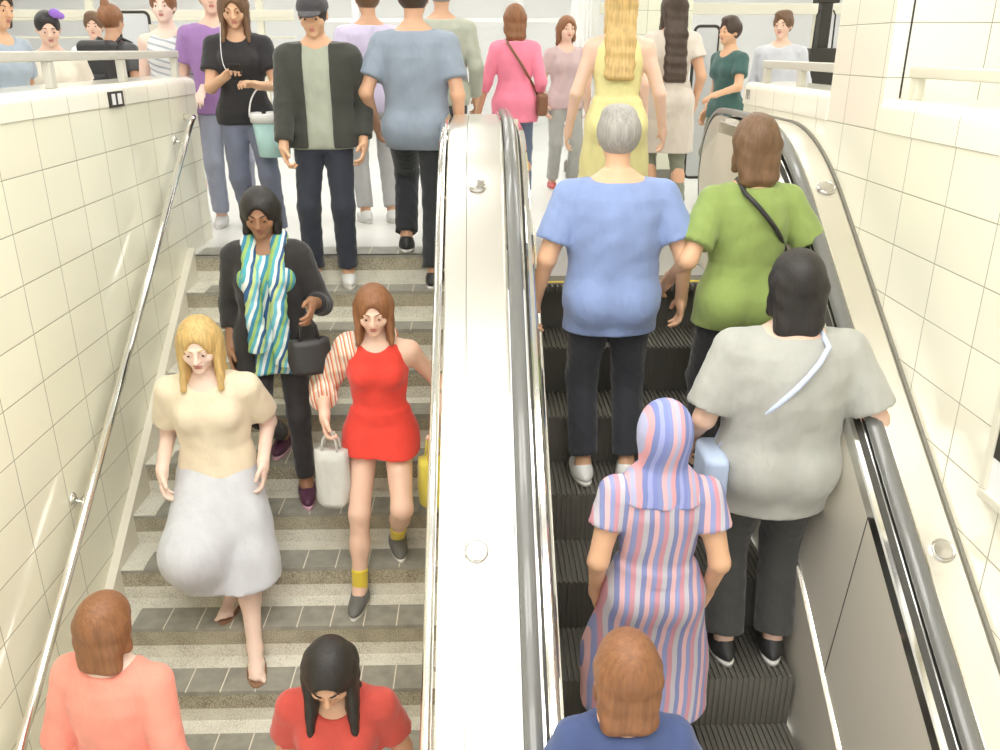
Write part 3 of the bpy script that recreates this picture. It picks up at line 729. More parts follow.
    if toward:
        for sg in (1,-1):
            b=MB(); c=Hh(sg*.031,-.0820,.002); b.ball((0,0,0),(.0105*s,.0098*s,.0085*s),12,0)
            o=b.build('eye',[M['eye'],M['iris']],body,True); o.location=c
            f=Rt@V(0,-1,-.25); f=nrm(f); b=MB().lathe([(.0060*s,0),(.0055*s,.0012*s),(0,.0020*s)],f*.0082*s,f,14); i_=b.build('iris',M['iris'],body,True); i_.location=c
            b=MB(); pts=[Hh(sg*(.014+.010*q),-.094+.0045*q*q*.35,.0235+.004*math.sin(q*.8)) for q in range(4)]
            b.tube(pts,[.0022*s,.0032*s,.003*s,.0015*s],8); b.build('eyebrow',HM[hair[1]] if hair[1] in HM else HM['dark'],body,True)
        sdf_mesh('lips',[ell(Hh(0,-.0895,-.053),np.array([.021,.0095,.0048])*s,Rt,.003),ell(Hh(0,-.0885,-.0625),np.array([.018,.0095,.0058])*s,Rt,.003)],.0035,M['lipd'] if sk=='brown' else M['lip'],body)
    # hair
    st,hcN=hair[0],hair[1]; hl=hair[2] if len(hair)>2 else .25
    rot=lambda x,y,z: hc+Rt@V(x*s,y*s,z*s)
    down=V(0,0,-1); back=Rt@V(0,1,0); back=nrm(V(back[0],back[1],0)); rgt=Rt@V(1,0,0)
    if st in('short','long','bob','bun','pony','crop'):
        e=.0 if st=='crop' else .008
        Hs=[ell(rot(0,.016,.028),np.array([.086+e,.104+e,.096+e])*s,Rt,.0)]
        Hs.append(ell(rot(0,-.128,-.038),np.array([.062,.085,.122])*s,Rt,.014,'s'))
        if st in ('short','crop','bun','pony'):
            Hs.append(half(rot(0,.0,-.055 if st!='crop' else -.04),Rt@V(0,-.25,-1),hc-.16*s,hc+.16*s))
            for sg in (1,-1): Hs.append(ell(rot(sg*.09,-.03,-.05),np.array([.03,.055,.05])*s,Rt,.008,'s'))
        if st=='short':
            for q in range(7): Hs.append(ell(rot(rng.uniform(-.035,.035),rng.uniform(-.05,.05),.105+rng.uniform(-.008,.004)),np.array([.035,.045,.022])*s,Rt,.03))
        if st=='bun': Hs.append(ell(rot(0,.06,.125),np.array([.036,.036,.042])*s,Rt,.01)) 
        if st=='pony':
            a=rot(0,.105,.05); Hs+= [cone(rot(0,.09,.04),a,.022*s,.02*s,.01),cone(a,a+back*.05*s+down*.10*s,.028*s,.038*s,.02),cone(a+back*.05*s+down*.10*s,a+back*.03*s+down*hl*s,.038*s,.014*s,.02)]
        if st in ('long','bob'):
            L=hl if st=='long' else .14
            for x in (-.055,-.02,.02,.055):
                m1=rot(x,.06,0)+down*min(L,.20)*s+back*(.045 if L>.2 else .02)*s; Hs.append(cone(rot(x,.055,.0),m1,.045*s,.034*s,.03,rip=.004))
                if L>.2: Hs.append(cone(m1,rot(x*1.2,.06,0)+down*L*s+back*.095*s,.036*s,.026*s,.03,rip=.005))
            for sg in (1,-1):
                Hs.append(cone(rot(sg*.070,.01,.02),rot(sg*.078,.01,0)+down*L*.72*s,.030*s,.020*s,.02,rip=.004))
                if st=='long': Hs.append(cone(rot(sg*.074,-.015,.0),rot(sg*.083,-.045,0)+down*L*.62*s,.022*s,.013*s,.02,rip=.003))
        if not (st in('long','bob')): pass
        sdf_mesh('hair',Hs,.007 if not far else .010,HM[hcN],root)
    if st=='cap':
        Hs=[ell(rot(0,.012,.018),np.array([.083,.102,.094])*s,Rt,.0),half(rot(0,0,.035),Rt@V(0,0,1),hc-.2,hc+.2),ell(rot(0,-.125,-.04),np.array([.07,.085,.10])*s,Rt,.01,'s'),half(rot(0,.0,-.06),Rt@V(0,-.2,-1),hc-.2,hc+.2)]
        sdf_mesh('hair',Hs,.007,HM[hcN],root)
        Cp=[ell(rot(0,.012,.035),np.array([.092,.112,.090])*s,Rt,0),half(rot(0,0,.028),Rt@V(0,0,-1),hc-.2,hc+.2),ell(rot(0,-.105,.036),np.array([.065,.075,.010])*s,Rt,.008)]
        sdf_mesh('cap',Cp,.006,cloth('dark cap',(.05,.045,.05)),root)
    if st=='hood':
        Hs=[ell(rot(0,.020,.020),np.array([.105,.125,.125])*s,Rt,0),loft(rot(0,.02,-.02)+V(0,0,0),np.eye(3),np.array([-.235,-.17,-.10,0,.02])*s,np.array([.20,.165,.095,.09,.08])*s,np.array([.13,.115,.09,.09,.08])*s,None,0,.04,(.04,9,1)),
            ell(rot(0,-.120,-.030),np.array([.062,.075,.088])*s,Rt,.015,'s')]
        sdf_mesh('hood' if hair[3:]==('hood',) else 'headscarf',Hs,.009,hair[1+0] if not isinstance(hair[1],str) else HM['dark'],root)
    cc=cell*.9
    def sleeves(L,e,lst,fr=.5,loose=0):
        for i in (0,1):
            sg=(1,-1)[i]
            lst.append(cone(T(sg*sw*.42,0,.478),sh[i],(.040+e)*s,(.049+e)*s,.04))
            if L=='short':
                m_=sh[i]+(el[i]-sh[i])*fr; lst.append(cone(sh[i],m_,(.053*wide+e)*s,(.052*wide+e+loose)*s,.02,True,rip=.0015))
            elif L=='long':
                lst.append(cone(sh[i],el[i],(.053*wide+e)*s,(.044*wide+e)*s,.02,rip=.002)); m_=el[i]+(wr[i]-el[i])*fr
                lst.append(cone(el[i],m_,(.044*wide+e)*s,(.034+e+loose)*s,.02,True,rip=.002))
    if top:
        # top = (name, material, sleeve, hem, ease, sleeve fraction, flare)
        nm,tm,sv,hem,ease=top[:5]; fr=top[5] if len(top)>5 else .55; fl_=top[6] if len(top)>6 else 0
        G=[torso(hem,.515 if sv!='tank' else .50,ease*s,fl_*s,(.02 if fl_ else .0,7,1),fold=.0025,e2=.010*s)]
        if sex=='f':
            for sg in (1,-1): G.append(ell(T(sg*.068,-.078,.345),np.array([.055,.052,.055])*s+ease*s*.8,R,.04))
        if hem<.02:
            er=ease*s+.004
            for sg in (1,-1): G.append(ell(T(sg*.075,.055,-.01),np.array([.085,.075,.085])*s+er+.008,R,.04))
            for i in (0,1): G.append(cone(hj[i],hj[i]+(kn[i]-hj[i])*.6,(tk*wide)*s+er+.003,(.076*wide)*s+er+.003,.04,rip=.001))
            G.append(half(T(0,0,hem),-R[:,2],hip-.7,hip+.35))
        if sv in('short','long') and not jacket: sleeves(sv,.006+ease*.25,G,fr,.012 if sv=='short' else 0)
        if sv=='tank':
            for sg in (1,-1): G.append(ell(T(sg*(sw+.055),0,.45),np.array([.085,.14,.12])*s,R,.01,'s'))
        G.append(ell(T(0,-.075,.545),np.array([.080 if sex=='f' else .065,.085,.075 if sex=='f' else .05])*s,R,.012,'s'))
        G.append(half(T(0,0,.545),R@V(0,0,1),hip-1,hip+1)) if False else None
        sdf_mesh(nm,[g for g in G if g],cc,tm,root)
    if jacket:
        nm,tm,hem,ease,fr=jacket[:5]; gap=jacket[5] if len(jacket)>5 else .07
        G=[torso(hem,.525,ease*s,.02*s,fold=.003,e2=.020*s)]
        sleeves('long',.016,G,fr,.004)
        er=ease*s+.006
        for sg in (1,-1): G.append(ell(T(sg*.075,.055,-.01),np.array([.085,.075,.085])*s+er+.008,R,.04))
        for i in (0,1): G.append(cone(hj[i],hj[i]+(kn[i]-hj[i])*.6,(tk*wide)*s+er+.002,(.076*wide)*s+er+.002,.04))
        G.append(half(T(0,0,hem),-R[:,2],hip-.7,hip+.35))
        G.append(boxs(T(0,-.19,.15),np.array([gap,.16,.46])*s,R,'s',.01)); G.append(ell(T(0,-.08,.56),np.array([.075,.12,.09])*s,R,.01,'s'))
        sdf_mesh(nm,G,cc,tm,root)
    if dress:
        nm,tm,hemz,flare,sv=dress[:5]; wst=.18
        G=[torso(.10,.505,.008*s,0,fold=.002,e2=.008*s)]
        for sg in (1,-1): G.append(ell(T(sg*.068,-.078,.345),np.array([.055,.052,.055])*s+.008,R,.04))
        if sv=='short': sleeves('short',.010,G,.5,.01)
        if sv=='tank':
            for sg in (1,-1): G.append(ell(T(sg*(sw+.055),0,.45),np.array([.085,.14,.12])*s,R,.01,'s'))
        G.append(ell(T(0,-.075,.545),np.array([.078,.085,.07])*s,R,.012,'s'))
        z0=hemz*s-hipz
        G2=[torso(-.06,.14,.010*s)]
        for sg in (1,-1): G2.append(ell(T(sg*.075,.055,-.01),np.array([.085,.075,.085])*s+.014,R,.04))
        G=G2+G; hull(G,hemz*s,.094*s*wide,.098*s+flare*.9)
        sdf_mesh(nm,G,cc,tm,root)
    if bottom:
        nm,bm_,L,ease=bottom[:4]; G=[]
        if L=='skirt':
            z0=bottom[4]*s-hipz; fl2=bottom[5]
            G.append(torso(-.06,.13,.012*s))
            for sg in (1,-1): G.append(ell(T(sg*.075,.055,-.01),np.array([.085,.075,.085])*s+.012,R,.04))
            hull(G,bottom[4]*s,.094*s*wide,.098*s+fl2)
        else:
            G.append(torso(-.09,.13,.010*s))
            for sg in (1,-1): G.append(ell(T(sg*.075,.055,-.01),np.array([.085,.075,.085])*s+.008,R,.04))
            for i in (0,1):
                if L>1:
                    G.append(cone(hj[i],kn[i],(tk*wide+.004+ease)*s,(.058+ease)*s,.04,rip=.002)); e_=kn[i]+(ank[i]-kn[i])*min(L-1,.93)
                    G.append(cone(kn[i],e_,(.058+ease)*s,(.044+ease*1.6)*s,.03,True,rip=.0025))
                else:
                    e_=hj[i]+(kn[i]-hj[i])*L; G.append(cone(hj[i],e_,(tk*wide+.006+ease)*s,(.082+ease)*s,.03,True,rip=.002))
        sdf_mesh(nm,G,cc,bm_,root)
    if shoes:
        kind,sm,som=shoes[0],shoes[1],shoes[2]
        for i in (0,1):
            f=ff[i]; a=ank[i]; sd=V(-f[1],f[0],0); Rf=np.stack([sd,-f,V(0,0,1)],1); gz=a[2]-.085*s
            if kind in('shoe','boot'):
                G=[ell(a+f*.048*s-V(0,0,.050*s),np.array([.047,.128,.042])*s,Rf,.02),cone(a-V(0,0,.02*s)-f*.01*s,a-V(0,0,.05*s),.043*s,.043*s,.03)]
                if kind=='boot': G.append(cone(a-V(0,0,.03*s),a+(kn[i]-a)*.25,.046*s,.050*s,.03,True))
                G.append(half(a-V(0,0,.068*s),V(0,0,-1),a-.3,a+.3))
                o=sdf_mesh('shoe' if kind=='shoe' else 'boot',G,.007,sm,root)
                b=MB(); rg=[]
                for t in np.linspace(0,2*PI,28,endpoint=False):
                    xx=.044*math.cos(t)*(1-.12*math.sin(t)); yy=.130*math.sin(t)
                    rg.append(a+sd*xx*s+f*(.048+yy)*s)
                b.sweep([[(p[0],p[1],gz) for p in rg],[(p[0],p[1],gz+.020*s) for p in rg]]); b.build('sole',som,o,True)
            elif kind=='sandal':
                rg=[]
                for t in np.linspace(0,2*PI,28,endpoint=False):
                    xx=.046*math.cos(t)*(1+.10*math.sin(t)); yy=.132*math.sin(t); rg.append(a+sd*xx*s+f*(.055+yy)*s)
                o=MB().sweep([[(p[0],p[1],gz-.004) for p in rg],[(p[0],p[1],gz+.008*s) for p in rg]]).build('sandal',sm,root)
                b=MB(); mid=a+f*.125*s-V(0,0,.062*s)
                for sg in (1,-1): b.tube([mid+f*.012*s-V(0,0,.006),a+f*.08*s+sd*sg*.034*s-V(0,0,.035*s),a+f*.02*s+sd*sg*.043*s-V(0,0,.075*s)],.004,8)
                b.tube([a+f*.010*s+sd*.040*s-V(0,0,.02*s),a+f*.045*s-V(0,0,.002*s),a+f*.01*s-sd*.040*s-V(0,0,.02*s)],.0035,8)
                b.build('strap',som,o,True)
        if len(shoes)>3:
            for i in (0,1): sdf_mesh('sock',[cone(ank[i]-V(0,0,.03*s),ank[i]+(kn[i]-ank[i])*shoes[4],.040*s,.044*s,.01,True)],.008,shoes[3],root)
    J=dict(root=root,T=T,R=R,hip=hip,sh=sh,el=el,wr=wr,HF=HF,hc=hc,Rt=Rt,s=s,H=Hh,kn=kn,ank=ank,sw=sw,body=body,ws=ws,dp=dp)
    def L2W(p): p=np.asarray(p); return V(loc[0]+cs*p[0]-sn*p[1],loc[1]+sn*p[0]+cs*p[1],loc[2]+p[2])
    J['W']=L2W; J['torso']=torso
    PEOPLE.append(J); return J

# ------------------------------------------------------------------ who is where
def SF(x,ka,kb,dx=.10,fb=.10,yaw=0):
    """two feet on stair treads ka (left) and kb (right); ankle point fb behind the tread nosing"""
    f=lambda k: (Y0-TR*k+.155 if k>0 else Y0+fb, -RI*k if k>0 else 0.004)
    (ya,za),(yb,zb)=f(ka),f(kb); return [(x+dx,ya,za),(x-dx,yb,zb)]
def esc_feet(x,y,k,dx=.10,kb=None):
    kb=k if kb is None else kb
    f=lambda q: (EY-ET*q+ET*.5,-ER*q)
    (ya,za),(yb,zb)=f(k),f(kb); return [(x-dx,ya,za),(x+dx,yb,zb)]
LT=(.85,.83,.78)
JEAN=cloth('dark jeans',(.045,.060,.11)); BLK=cloth('black fabric',(.022,.022,.025)); CHAR=cloth('charcoal fabric',(.06,.065,.075))
WHS=mat('white shoe leather',(.80,.80,.78),.5); BKS=mat('black shoe leather',(.03,.03,.03),.4); SOL=mat('pale sole',(.75,.73,.68),.6)

# --- P1 woman in black tee with phone and bucket, head of the stairs
J1=person('woman in black T-shirt and headphones looking down at her phone at the stair head',(-1.56,5.93,0.0),.12,1.63,'f','warm',('long','brown',.30),
    feet=[(-1.40,5.90,0),(-1.60,5.98,0)],hands=((.15,-.32,1.10),(-.06,-.30,1.16)),hdir=((-.75,-.5,.3),(.55,-.6,.45)),pole=((.6,.5,-1),(-.6,.5,-1)),curl=(.8,.9),
    top=('t_shirt',cloth('black tee',(.025,.023,.025)),'short',-.06,.018,.62),bottom=('trousers',cloth('slate cloth',(.20,.22,.30)),1.95,.012),shoes=('shoe',BKS,SOL),look=.35,turn=.05,lean=.03)
# --- P2 man dark jacket
J2=person('man in a dark open jacket, pale sage shirt and dark cap atop the stairs',(-.97,5.46,-.10),0.05,1.74,'m','warm',('cap','black'),
    feet=SF(-.98,1,1,.11),hands=(None,(-.21,-.19,.80)),hdir=(None,(.15,-.35,-.9)),curl=(.6,.9),top=('shirt',cloth('sage shirt',(.42,.45,.36)),'short',-.07,.016,.5),
    jacket=('jacket',cloth('black olive jacket',(.045,.047,.038)),-.06,.032,.86,.075),bottom=('trousers',cloth('blue black jeans',(.030,.036,.055)),1.94,.012),shoes=('shoe',WHS,SOL),look=.32,turn=-.05)
# --- P3 slate blue back view
J3=person('broad man in a slate blue shirt seen from behind at the head of the stairs',(-.39,5.52,-.04),PI-.1,1.84,'m','tan',('short','dark'),
    feet=[(-.49,5.66,.004),(-.30,5.40,-.179)],hands=((.26,-.08,.80),None),top=('shirt',cloth('slate blue shirt',(.26,.31,.38)),'short',-.12,.024,.7),bottom=('trousers',cloth('black jeans',(.028,.032,.036)),1.95,.016),shoes=('shoe',BKS,SOL),wide=1.0)
# --- P4 lavender
J4=person('person in a pale lavender shirt on the landing behind the man with the cap',(-.80,6.7,0),PI+.3,1.72,'m','tan',('short','brown'),top=('shirt',cloth('lavender shirt',(.60,.54,.72)),'short',-.08,.02,.6),bottom=('trousers',cloth('pale grey trousers',(.5,.5,.5)),1.95,.012),shoes=('shoe',WHS,SOL),far=True,cell=.016)
# --- P5 grey green
J5=person('person in a grey green shirt standing on the landing behind the slate shirted man',(-.28,7.0,0),PI,1.78,'m','tan',('short','grey'),top=('shirt',cloth('grey green shirt',(.42,.44,.36)),'long',-.08,.02,.9),bottom=('trousers',CHAR,1.95,.012),shoes=('shoe',BKS,SOL),far=True,cell=.016)
# --- P6 pink
J6=person('woman in a bright pink flared top seen from behind at the top of the deck',(.30,7.45,0),PI+.05,1.60,'f','tan',('bob','auburn'),feet=[(.22,7.42,0),(.40,7.55,0)],
    hands=(( .32,-.05,.83),None),top=('blouse',cloth('bright pink',(.92,.26,.38)),'long',-.16,.014,.35,.06),bottom=('jeans',cloth('blue jeans',(.13,.17,.26)),1.93,.008),shoes=('shoe',mat('tan shoe',(.45,.25,.14),.5),SOL),cell=.0135)
# --- P7 behind pink
J7=person('woman with reddish hair in a dusty rose T-shirt far back on the landing',(.80,8.3,0),.2,1.54,'f','light',('bob','auburn'),top=('t_shirt',cloth('dusty pink',(.60,.46,.46)),'short',-.08,.016,.6),bottom=('trousers',cloth('ash grey trousers',(.42,.43,.40)),1.95,.012),shoes=('shoe',mat('red shoe',(.55,.12,.12),.5),SOL),far=True,cell=.016)
# --- P8 yellow
J8=person('blond woman in a long pale yellow dress at the top of the escalator',(.82,5.25,.006),PI-.1,1.60,'f','light',('long','blond',.40),feet=[(.74,5.22,.006),(.92,5.36,.006)],
    hands=((.30,-.06,.86),(-.30,-.05,.86)),dress=('dress',cloth('pale yellow dress',(.84,.77,.36)),.42,.03,'tank'),shoes=('shoe',mat('cream shoe',(.78,.74,.62),.5),SOL))
# --- P9 beige coat long hair
J9=person('woman with very long dark brown hair and a beige coat walking away on the landing',(1.50,6.95,0),PI+.1,1.68,'f','tan',('long','dark',.52),feet=[(1.40,7.0,0),(1.60,6.85,0)],
    dress=('coat',cloth('beige coat',(.66,.59,.52)),.50,.02,'short'),bottom=('leggings',cloth('olive leggings',(.22,.23,.17)),1.9,.004),shoes=('shoe',mat('brown shoe',(.35,.20,.13),.5),SOL),lean=.04)
# --- P10 blue shirt back on escalator
J10=person('broad man in a periwinkle blue shirt riding up the escalator with his back to us',(.62,3.86,-3*ER),PI,1.79,'m','warm',('short','grey'),feet=esc_feet(.62,0,3,.11),
    hands=((.34,-.06,.86),(-.33,-.05,.88)),hdir=((.05,-.15,-1),(-.05,-.15,-1)),top=('t_shirt',cloth('periwinkle tee',(.24,.32,.56)),'short',-.16,.030,.72),bottom=('trousers',cloth('black trousers',(.025,.027,.035)),1.90,.016),shoes=('shoe',WHS,SOL),wide=1.10)
# --- P11 green
J11=person('woman in a moss green top standing on the escalator next to the right handrail',(1.24,3.86,-3*ER),PI+.1,1.76,'f','warm',('bob','brown'),feet=esc_feet(1.21,0,3,.09),
    hands=((.30,-.12,.98),(-.30,-.16,1.0)),hdir=((.2,-.6,-.6),(-.1,-.8,-.4)),top=('t_shirt',cloth('moss green top',(.27,.36,.10)),'short',-.12,.030,.75),bottom=('trousers',BLK,1.94,.012),shoes=('shoe',BKS,SOL),wide=1.05)
# --- P12 grey shirt
J12=person('black haired person in a loose light grey shirt standing on the escalator',(1.22,3.12,-5*ER),PI-.05,1.83,'m','light',('bob','black'),feet=esc_feet(1.19,0,5,.11),
    hands=((.29,-.16,.92),(-.30,-.16,1.02)),hdir=((.1,-.3,-.9),(-.1,-.7,-.5)),top=('shirt',cloth('light grey shirt',(.44,.44,.40)),'short',-.20,.048,.85),bottom=('trousers',cloth('dark grey trousers',(.055,.055,.05)),1.95,.022),shoes=('shoe',BKS,SOL),wide=1.12)
# --- P13 scarf
SCF=stripes('lavender pink scarf',[(.22,.26,.56),(.34,.37,.66),(.20,.24,.50),(.72,.36,.40),(.45,.46,.66),(.70,.42,.46),(.25,.29,.55)],9,(1,.15,.1),1.5,3)
J13=person('person wrapped in a striped lavender and pink headscarf on the lower escalator',(.66,2.74,-6*ER),PI-.05,1.62,'f','warm',('hood',SCF),feet=esc_feet(.66,0,6,.09),
    dress=('dress',stripes('pink lavender dress',[(.62,.30,.36),(.30,.33,.58),(.74,.46,.48),(.24,.27,.50),(.55,.52,.58)],11,(1,.1,.05),1.5,2),.30,.07,'short'),shoes=('shoe',BKS,SOL),wide=1.08)
# --- P14 navy, brown hair
J14=person('brown haired person in a navy top at the bottom of the picture on the escalator',(.43,2.02,-8*ER),PI,1.70,'f','warm',('bob','auburn'),feet=esc_feet(.43,0,8,.08),
    hands=((.28,-.16,.98),(-.25,-.16,1.0)),hdir=((.1,-.8,-.4),(-.1,-.8,-.4)),top=('t_shirt',cloth('navy top',(.06,.09,.22)),'short',-.10,.014,.6),bottom=('trousers',JEAN,1.95,.010),shoes=('shoe',BKS,SOL),wide=.92)
# --- P15 cream & pale grey, sandals
J15=person('woman in sandals, cream blouse and pale grey skirt descending by the left wall',(-1.33,3.86,-.1789*8),.10,1.78,'f','pale',('long','blond',.30),
    feet=[(-1.14,3.445,-.1789*9),(-1.30,3.70,-.1789*8)],hands=((.225,-.10,.76),(-.225,-.14,.77)),hdir=((0,-.2,-1),(-.0,-.3,-1)),pole=((.12,1,0),(-.12,1,0)),
    top=('blouse',cloth('cream blouse',(.80,.70,.52)),'short',.02,.026,.7,0),bottom=('skirt',cloth('pale grey skirt',(.60,.62,.66)),'skirt',.0,.24,.05),shoes=('sandal',mat('brown sandal',(.30,.17,.10),.5),mat('sandal strap',(.75,.68,.5),.5)),look=.25,lean=.05,wide=1.05)
# --- P16 woman black cardigan striped scarf
STR=stripes('blue green striped scarf',[(.78,.84,.84),(.05,.25,.40),(.35,.55,.18),(.10,.42,.50),(.80,.86,.80),(.04,.12,.28),(.55,.70,.30),(.16,.50,.62)],7.5,(1,.2,-.35),1.2,5)
J16=person('woman in a black cardigan and blue green striped scarf stepping down the stairs',(-1.10,4.30,-.1789*5),.08,1.68,'f','brown',('bob','black'),
    feet=[(-.98,4.185,-.1789*6),(-1.15,4.44,-.1789*5)],hands=((.24,-.24,1.00),None),hdir=((.0,-.75,-.5),None),pole=((.15,1,-.5),None),top=('blouse',STR,'short',-.16,.022,.5,.03),
    jacket=('cardigan',cloth('black cardigan',(.025,.022,.022)),-.14,.036,.55,.085),bottom=('trousers',cloth('black leggings',(.035,.03,.032)),1.9,.004),shoes=('shoe',mat('magenta black trainer',(.10,.03,.07),.5),mat('pink sole',(.75,.45,.55),.5)),look=.30)
# --- P17 red dress
J17=person('woman in a red sleeveless dress and yellow socks on the stairs',(-.52,3.98,-.1789*7),.05,1.66,'f','light',('long','auburn',.24),
    feet=[(-.46,3.935,-.1789*7),(-.64,3.685,-.1789*8)],hands=((.30,-.12,.84),(-.27,-.12,.86)),hdir=((0,-.25,-1),(0,-.2,-1)),curl=(.85,.85),
    dress=('dress',cloth('red dress',(.78,.055,.035)),.62,.0,'tank'),shoes=('shoe',mat('grey trainer',(.16,.16,.15),.6),SOL,cloth('yellow sock',(.78,.60,.06)),.28),look=.25)
# --- P18 red top black hair at the bottom
J18=person('person with long black hair and a dark red top at the bottom of the stairs',(-.54,2.47,-.1789*12),.0,1.66,'f','tan',('long','black',.55),
    feet=SF(-.54,13,12,.10),top=('t_shirt',cloth('dark red tee',(.55,.07,.05)),'short',-.10,.02,.6),bottom=('trousers',CHAR,1.94,.012),shoes=('shoe',BKS,SOL),look=.55)
# --- P19 coral at bottom left
J19=person('person in a coral red sweater by the left handrail in the bottom corner',(-1.36,2.52,-.1789*12),PI-.2,1.60,'f','pale',('bob','auburn'),
    feet=[(-1.46,2.555,-.1789*12),(-1.28,2.555,-.1789*12)],top=('sweater',cloth('coral sweater',(.88,.32,.24)),'long',-.10,.035,.9),bottom=('trousers',cloth('lime trousers',(.66,.66,.22)),1.94,.014),shoes=('shoe',WHS,SOL),wide=1.1)
# --- people beyond the left parapet
person('dark haired person in a grey blue T-shirt behind the left parapet',(-2.80,5.35,0),1.2,1.60,'f','warm',('bob','dark'),top=('t_shirt',cloth('grey blue tee',(.40,.47,.56)),'short',-.08,.018,.6),bottom=('trousers',CHAR,1.95,.012),shoes=('shoe',BKS,SOL),far=True,cell=.016,look=.2)
JB=person('young girl in a cream top with a purple hair bow behind the left parapet',(-2.80,6.0,0),.5,1.50,'f','light',('crop','black'),top=('t_shirt',cloth('ivory tee',(.82,.76,.64)),'short',-.06,.016,.5),bottom=('trousers',cloth('pink trousers',(.85,.30,.36)),1.95,.012),shoes=('shoe',WHS,SOL),far=True,cell=.015,look=.3)
sdf_mesh('hair_bow',[ell(JB['H'](.055,-.03,.115),V(.035,.02,.03),None,.01),ell(JB['H'](.09,-.02,.095),V(.028,.02,.022),None,.01)],.007,cloth('purple bow',(.32,.16,.62)),JB['root'])
JC=person('person with a hair bun seen from behind past the left parapet',(-2.83,7.1,0),PI-.3,1.58,'f','tan',('bun','auburn'),top=('t_shirt',cloth('dark grey tee',(.09,.09,.09)),'short',-.08,.018,.6),bottom=('trousers',BLK,1.95,.012),shoes=('shoe',BKS,SOL),far=True,cell=.016)
person('pale person in a white shirt far behind the left parapet left of the backpack',(-3.45,8.3,0),.2,1.56,'m','light',('short','brown'),top=('shirt',cloth('white shirt',(.82,.80,.80)),'long',-.08,.018,.9),bottom=('trousers',cloth('stone trousers',(.5,.48,.42)),1.95,.012),shoes=('shoe',BKS,SOL),far=True,cell=.017)
person('woman in a striped grey and white sleeveless top by the left parapet end',(-2.24,6.62,0),.1,1.66,'f','pale',('short','auburn'),top=('tank_top',stripes('grey white tank',[(.80,.80,.80),(.80,.80,.80),(.45,.48,.52)],22,(.3,0,1),1,3),'tank',-.08,.014),bottom=('shorts',cloth('ivory shorts',(.78,.74,.68)),.6,.02),shoes=('shoe',WHS,SOL),hands=((.25,-.30,1.0),None),far=True,cell=.015)
person('person in a purple T-shirt standing close behind the woman with headphones',(-1.88,6.55,0),.25,1.72,'m','light',('short','brown'),top=('t_shirt',cloth('purple tee',(.36,.20,.46)),'short',-.08,.022,.65),bottom=('trousers',cloth('stone blue trousers',(.35,.38,.48)),1.95,.012),shoes=('shoe',WHS,SOL),far=True,cell=.015)
# --- people right beyond
person('dark haired person in a dark teal top beside the rounded gate right of the pillar',(2.10,7.5,0),-1.1,1.50,'f','warm',('short','dark'),top=('t_shirt',cloth('dark teal top',(.05,.12,.11)),'short',-.08,.018,.6),bottom=('trousers',cloth('olive trousers',(.22,.22,.14)),1.95,.012),shoes=('shoe',BKS,SOL),hands=((.25,-.35,1.05),None),far=True,cell=.016)
person('person in a pale grey shirt with a blue collar behind the right low wall',(2.66,7.9,0),-.6,1.56,'m','light',('short','brown'),top=('shirt',cloth('pale grey shirt',(.62,.63,.68)),'long',-.08,.02,.9),bottom=('trousers',cloth('light trousers',(.6,.6,.6)),1.95,.012),shoes=('shoe',WHS,SOL),far=True,cell=.016)
person('woman in a white sleeveless top on the landing in front of the ribbed column',(1.02,6.6,0),PI-.3,1.64,'f','light',('bun','blond'),top=('tank_top',cloth('white tank',(.82,.81,.80)),'tank',-.08,.014),bottom=('trousers',cloth('sand trousers',(.55,.50,.40)),1.95,.012),shoes=('shoe',WHS,SOL),far=True,cell=.015)

# ------------------------------------------------------------------ things people hold or wear
# headphones of the woman with the phone
J=J1; b=MB(); pts=[J['H'](.088*math.cos(a),.01,.02+.098*math.sin(a)) for a in np.linspace(.0,PI,16)]
b.tube(pts,.006,8)
for sg in (1,-1): b.lathe([(.028,0),(.030,.008),(.024,.018),(0,.020)],J['H'](sg*.082,.01,.0),J['Rt']@V(sg,0,0),18)
b.build('headphones',M['white'],J['root'],True)
# phone in her hand
w,d,n,sd=J['HF'][1]; c=w+d*.11+n*.03
ph=empty('phone',tuple(J['W'](c))); tag(ph,'dark phone held up in both hands by the woman in the black T-shirt','phone')
fz=math.radians(50)
bevel(MB().box(-.036,.036,-.004,.004,-.072,.072).build('case',M['black'],ph),.003); bevel(MB().box(-.032,.032,.004,.0055,-.066,.066).build('screen',mat('phone screen',(.12,.13,.15),.08),ph),.001)
ph.rotation_euler=(fz,0,.1)
# thin cable from headphones
b=MB(); a=J['W'](J['H'](-.085,0,-.02)); e=J['W'](c)
pts=[a+(e-a)*t+V(-.03*math.sin(PI*t),-.06*math.sin(PI*t),-.12*math.sin(PI*t)) for t in np.linspace(0,1,14)]
o=b.tube([tuple(p-a) for p in pts],.002,6).build('headphone_cable',M['white'],None,True); o.location=tuple(a); tag(o,'thin white cable hanging from the headphones to the phone','cable')
